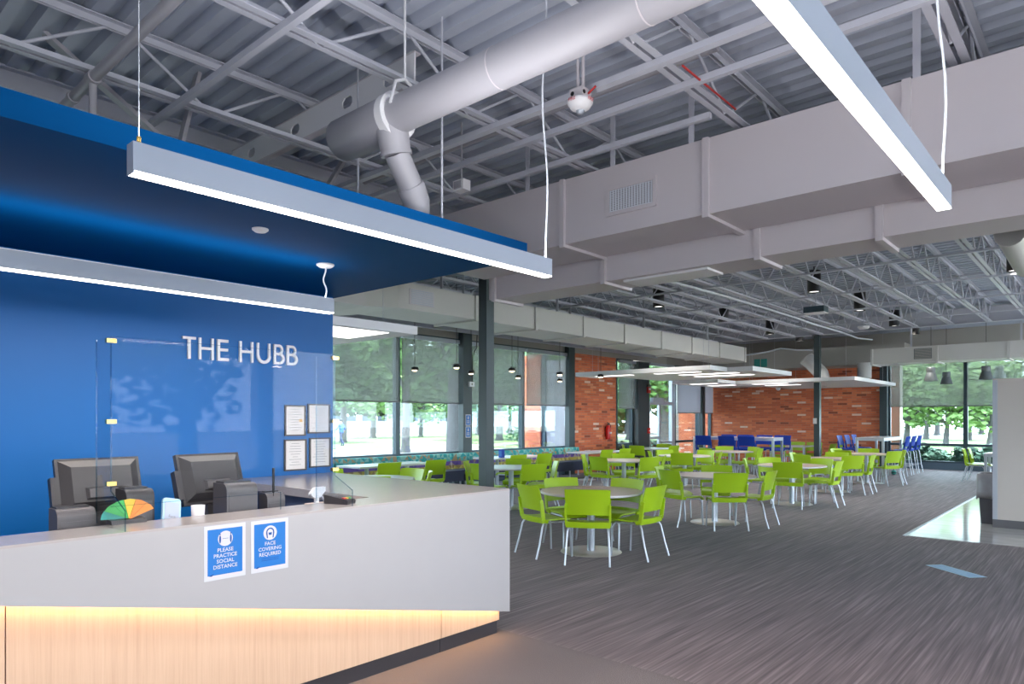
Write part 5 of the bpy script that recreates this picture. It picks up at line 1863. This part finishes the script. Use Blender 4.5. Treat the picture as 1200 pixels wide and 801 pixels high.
x, y = gpos(628, 46)
e = empty('conifer_shrub', (x, y, -0.14))
inst('foliage', leaf_mesh('foliage', 'leaf_b', 1600, 2.6, 1.2, 0.16, 17, 8), e, (0, 0, 1.5))
MB().tube([(0, 0, 0), (0, 0, 1.2)], 0.12, 8).build('stem', 'bark', e)
tag(e, 'wide green shrub on the lawn right of the near column', 'bush')

# white wall with fence between pillars, far across the lawn
fw = empty('boundary_fence')
A0, A1 = Vector(gpos(330, 84)), Vector(gpos(640, 84))
dv = (A1 - A0)
n = 17
u = dv.normalized()
nrm = Vector((-u.y, u.x))
q = MB().obox(((A0.x + A1.x) / 2, (A0.y + A1.y) / 2, 0.6), (dv.x / 2, dv.y / 2, 0), (nrm.x * 0.15, nrm.y * 0.15, 0), (0, 0, 0.75))
q.build('low_wall', 'fencewhite', fw)
for i in range(n + 1):
    c = A0 + dv * (i / n)
    MB().obox((c.x, c.y, 1.0), (u.x * 0.35, u.y * 0.35, 0), (nrm.x * 0.3, nrm.y * 0.3, 0), (0, 0, 1.15)).build('pillar', 'fencewhite', fw)
    if i < n:
        c2 = A0 + dv * ((i + 0.5) / n)
        MB().obox((c2.x, c2.y, 1.65), (dv.x / n / 2 - u.x * 0.35, dv.y / n / 2 - u.y * 0.35, 0), (nrm.x * 0.04, nrm.y * 0.04, 0), (0, 0, 0.32)).build('fence_panel', 'fencedark', fw)
tag(fw, 'white wall with pillars and dark fence panels across the lawn', 'fence')

# exterior wings of the building seen through the glass
wg = empty('wall_exterior_wing')
MB().box(-14.0, -13.35, 16.35, 16.75, -0.14, 3.6).build('brick_pier', 'brick_y', wg)
MB().box(-13.35, -13.2, 16.4, 16.6, -0.14, 3.6).build('frame', 'frame', wg)
MB().box(-12.35, -12.25, 16.4, 16.6, -0.14, 3.6).build('frame', 'frame', wg)
MB().box(-13.2, -12.35, 16.45, 16.47, 0.5, 3.4).build('pane', 'blind2', wg)
MB().box(-13.2, -12.35, 16.4, 16.6, -0.14, 0.5).build('sill', 'frame', wg)
struct(wg, 'outside brick pier and glazing of the building wing by the near brick panel', 'wall')
wg2 = empty('wall_exterior_corner')
MB().box(-13.5, -12.3, 25.5, 25.9, -0.14, 4.4).build('brick_pier', 'brick_y', wg2)
MB().box(-13.9, -13.5, 25.5, 25.9, -0.14, 4.4).build('cream_pilaster', 'cream', wg2)
struct(wg2, 'outside brick return wall with cream pilaster past the exit door', 'wall')
wg3 = empty('wall_exterior_end')
MB().box(-6.9, -6.0, 27.0, 27.4, -0.14, 4.4).build('brick_pier', 'brick_y', wg3)
MB().box(-6.0, -5.75, 27.0, 27.4, -0.14, 4.4).build('cream_pilaster', 'cream', wg3)
struct(wg3, 'outside brick pier with cream edge past the end windows', 'wall')

# passer-by in blue on the path outside
def person(px, py, height, label):
    p_ = at(px, py, Z=-0.14)
    e = empty('person', (p_.x, p_.y, -0.14), YAW + 1.2)
    s = height / 1.75
    bm_v = [(0, 0, 0.95), (0, 0, 1.2), (0, 0.02, 1.42), (0, 0.04, 1.52), (0, 0.06, 1.66),
            (0.1, 0, 0.88), (0.11, 0.12, 0.5), (0.11, 0.02, 0.08), (0.11, 0.16, 0.04),
            (-0.1, 0, 0.88), (-0.11, -0.05, 0.5), (-0.11, -0.28, 0.13), (-0.11, -0.16, 0.04),
            (0.2, 0.02, 1.40), (0.26, -0.1, 1.14), (0.25, 0.02, 0.92), (-0.2, 0.02, 1.40), (-0.26, 0.12, 1.15), (-0.24, 0.3, 1.0)]
    ed = [(0, 1), (1, 2), (2, 3), (3, 4), (0, 5), (5, 6), (6, 7), (7, 8), (0, 9), (9, 10), (10, 11), (11, 12), (2, 13), (13, 14), (14, 15), (2, 16), (16, 17), (17, 18)]
    rad = [.15, .14, .15, .055, .095, .095, .065, .045, .035, .095, .065, .045, .035, .055, .042, .035, .055, .042, .035]
    me = bpy.data.meshes.new('body')
    me.from_pydata([(x * s, y_ * s, z * s) for x, y_, z in bm_v], ed, [])
    me.update()
    tmp = bpy.data.objects.new('tmp_body', me)
    COL.objects.link(tmp)
    sk = tmp.modifiers.new('skin', 'SKIN')
    for i, r in enumerate(rad):
        me.skin_vertices[0].data[i].radius = (r * s, r * s)
    me.skin_vertices[0].data[0].use_root = True
    tmp.modifiers.new('sub', 'SUBSURF').levels = 1
    dg = bpy.context.evaluated_depsgraph_get()
    m2 = bpy.data.meshes.new_from_object(tmp.evaluated_get(dg))
    bpy.data.objects.remove(tmp)
    for k_ in ('shirt', 'trouser', 'skin'):
        m2.materials.append(M[k_])
    for f in m2.polygons:
        z = f.center.z / s
        f.material_index = 2 if z > 1.5 or (abs(f.center.x) / s > 0.2 and z < 1.05) else (0 if z > 0.92 else 1)
        f.use_smooth = True
    inst('body', m2, e)
    MB().lathe([(0, 0.0)] + [(0.105 * s * math.sin(t), 0.105 * s - 0.105 * s * math.cos(t)) for t in [math.pi * i / 8 for i in range(1, 8)]] + [(0, 0.21 * s)], 12, (0, 0.035 * s, 1.60 * s)).build('hair', 'black', e)
    return tag(e, label, 'person')
person(400, 523, 1.75, 'person in a blue top walking outside past the first window')
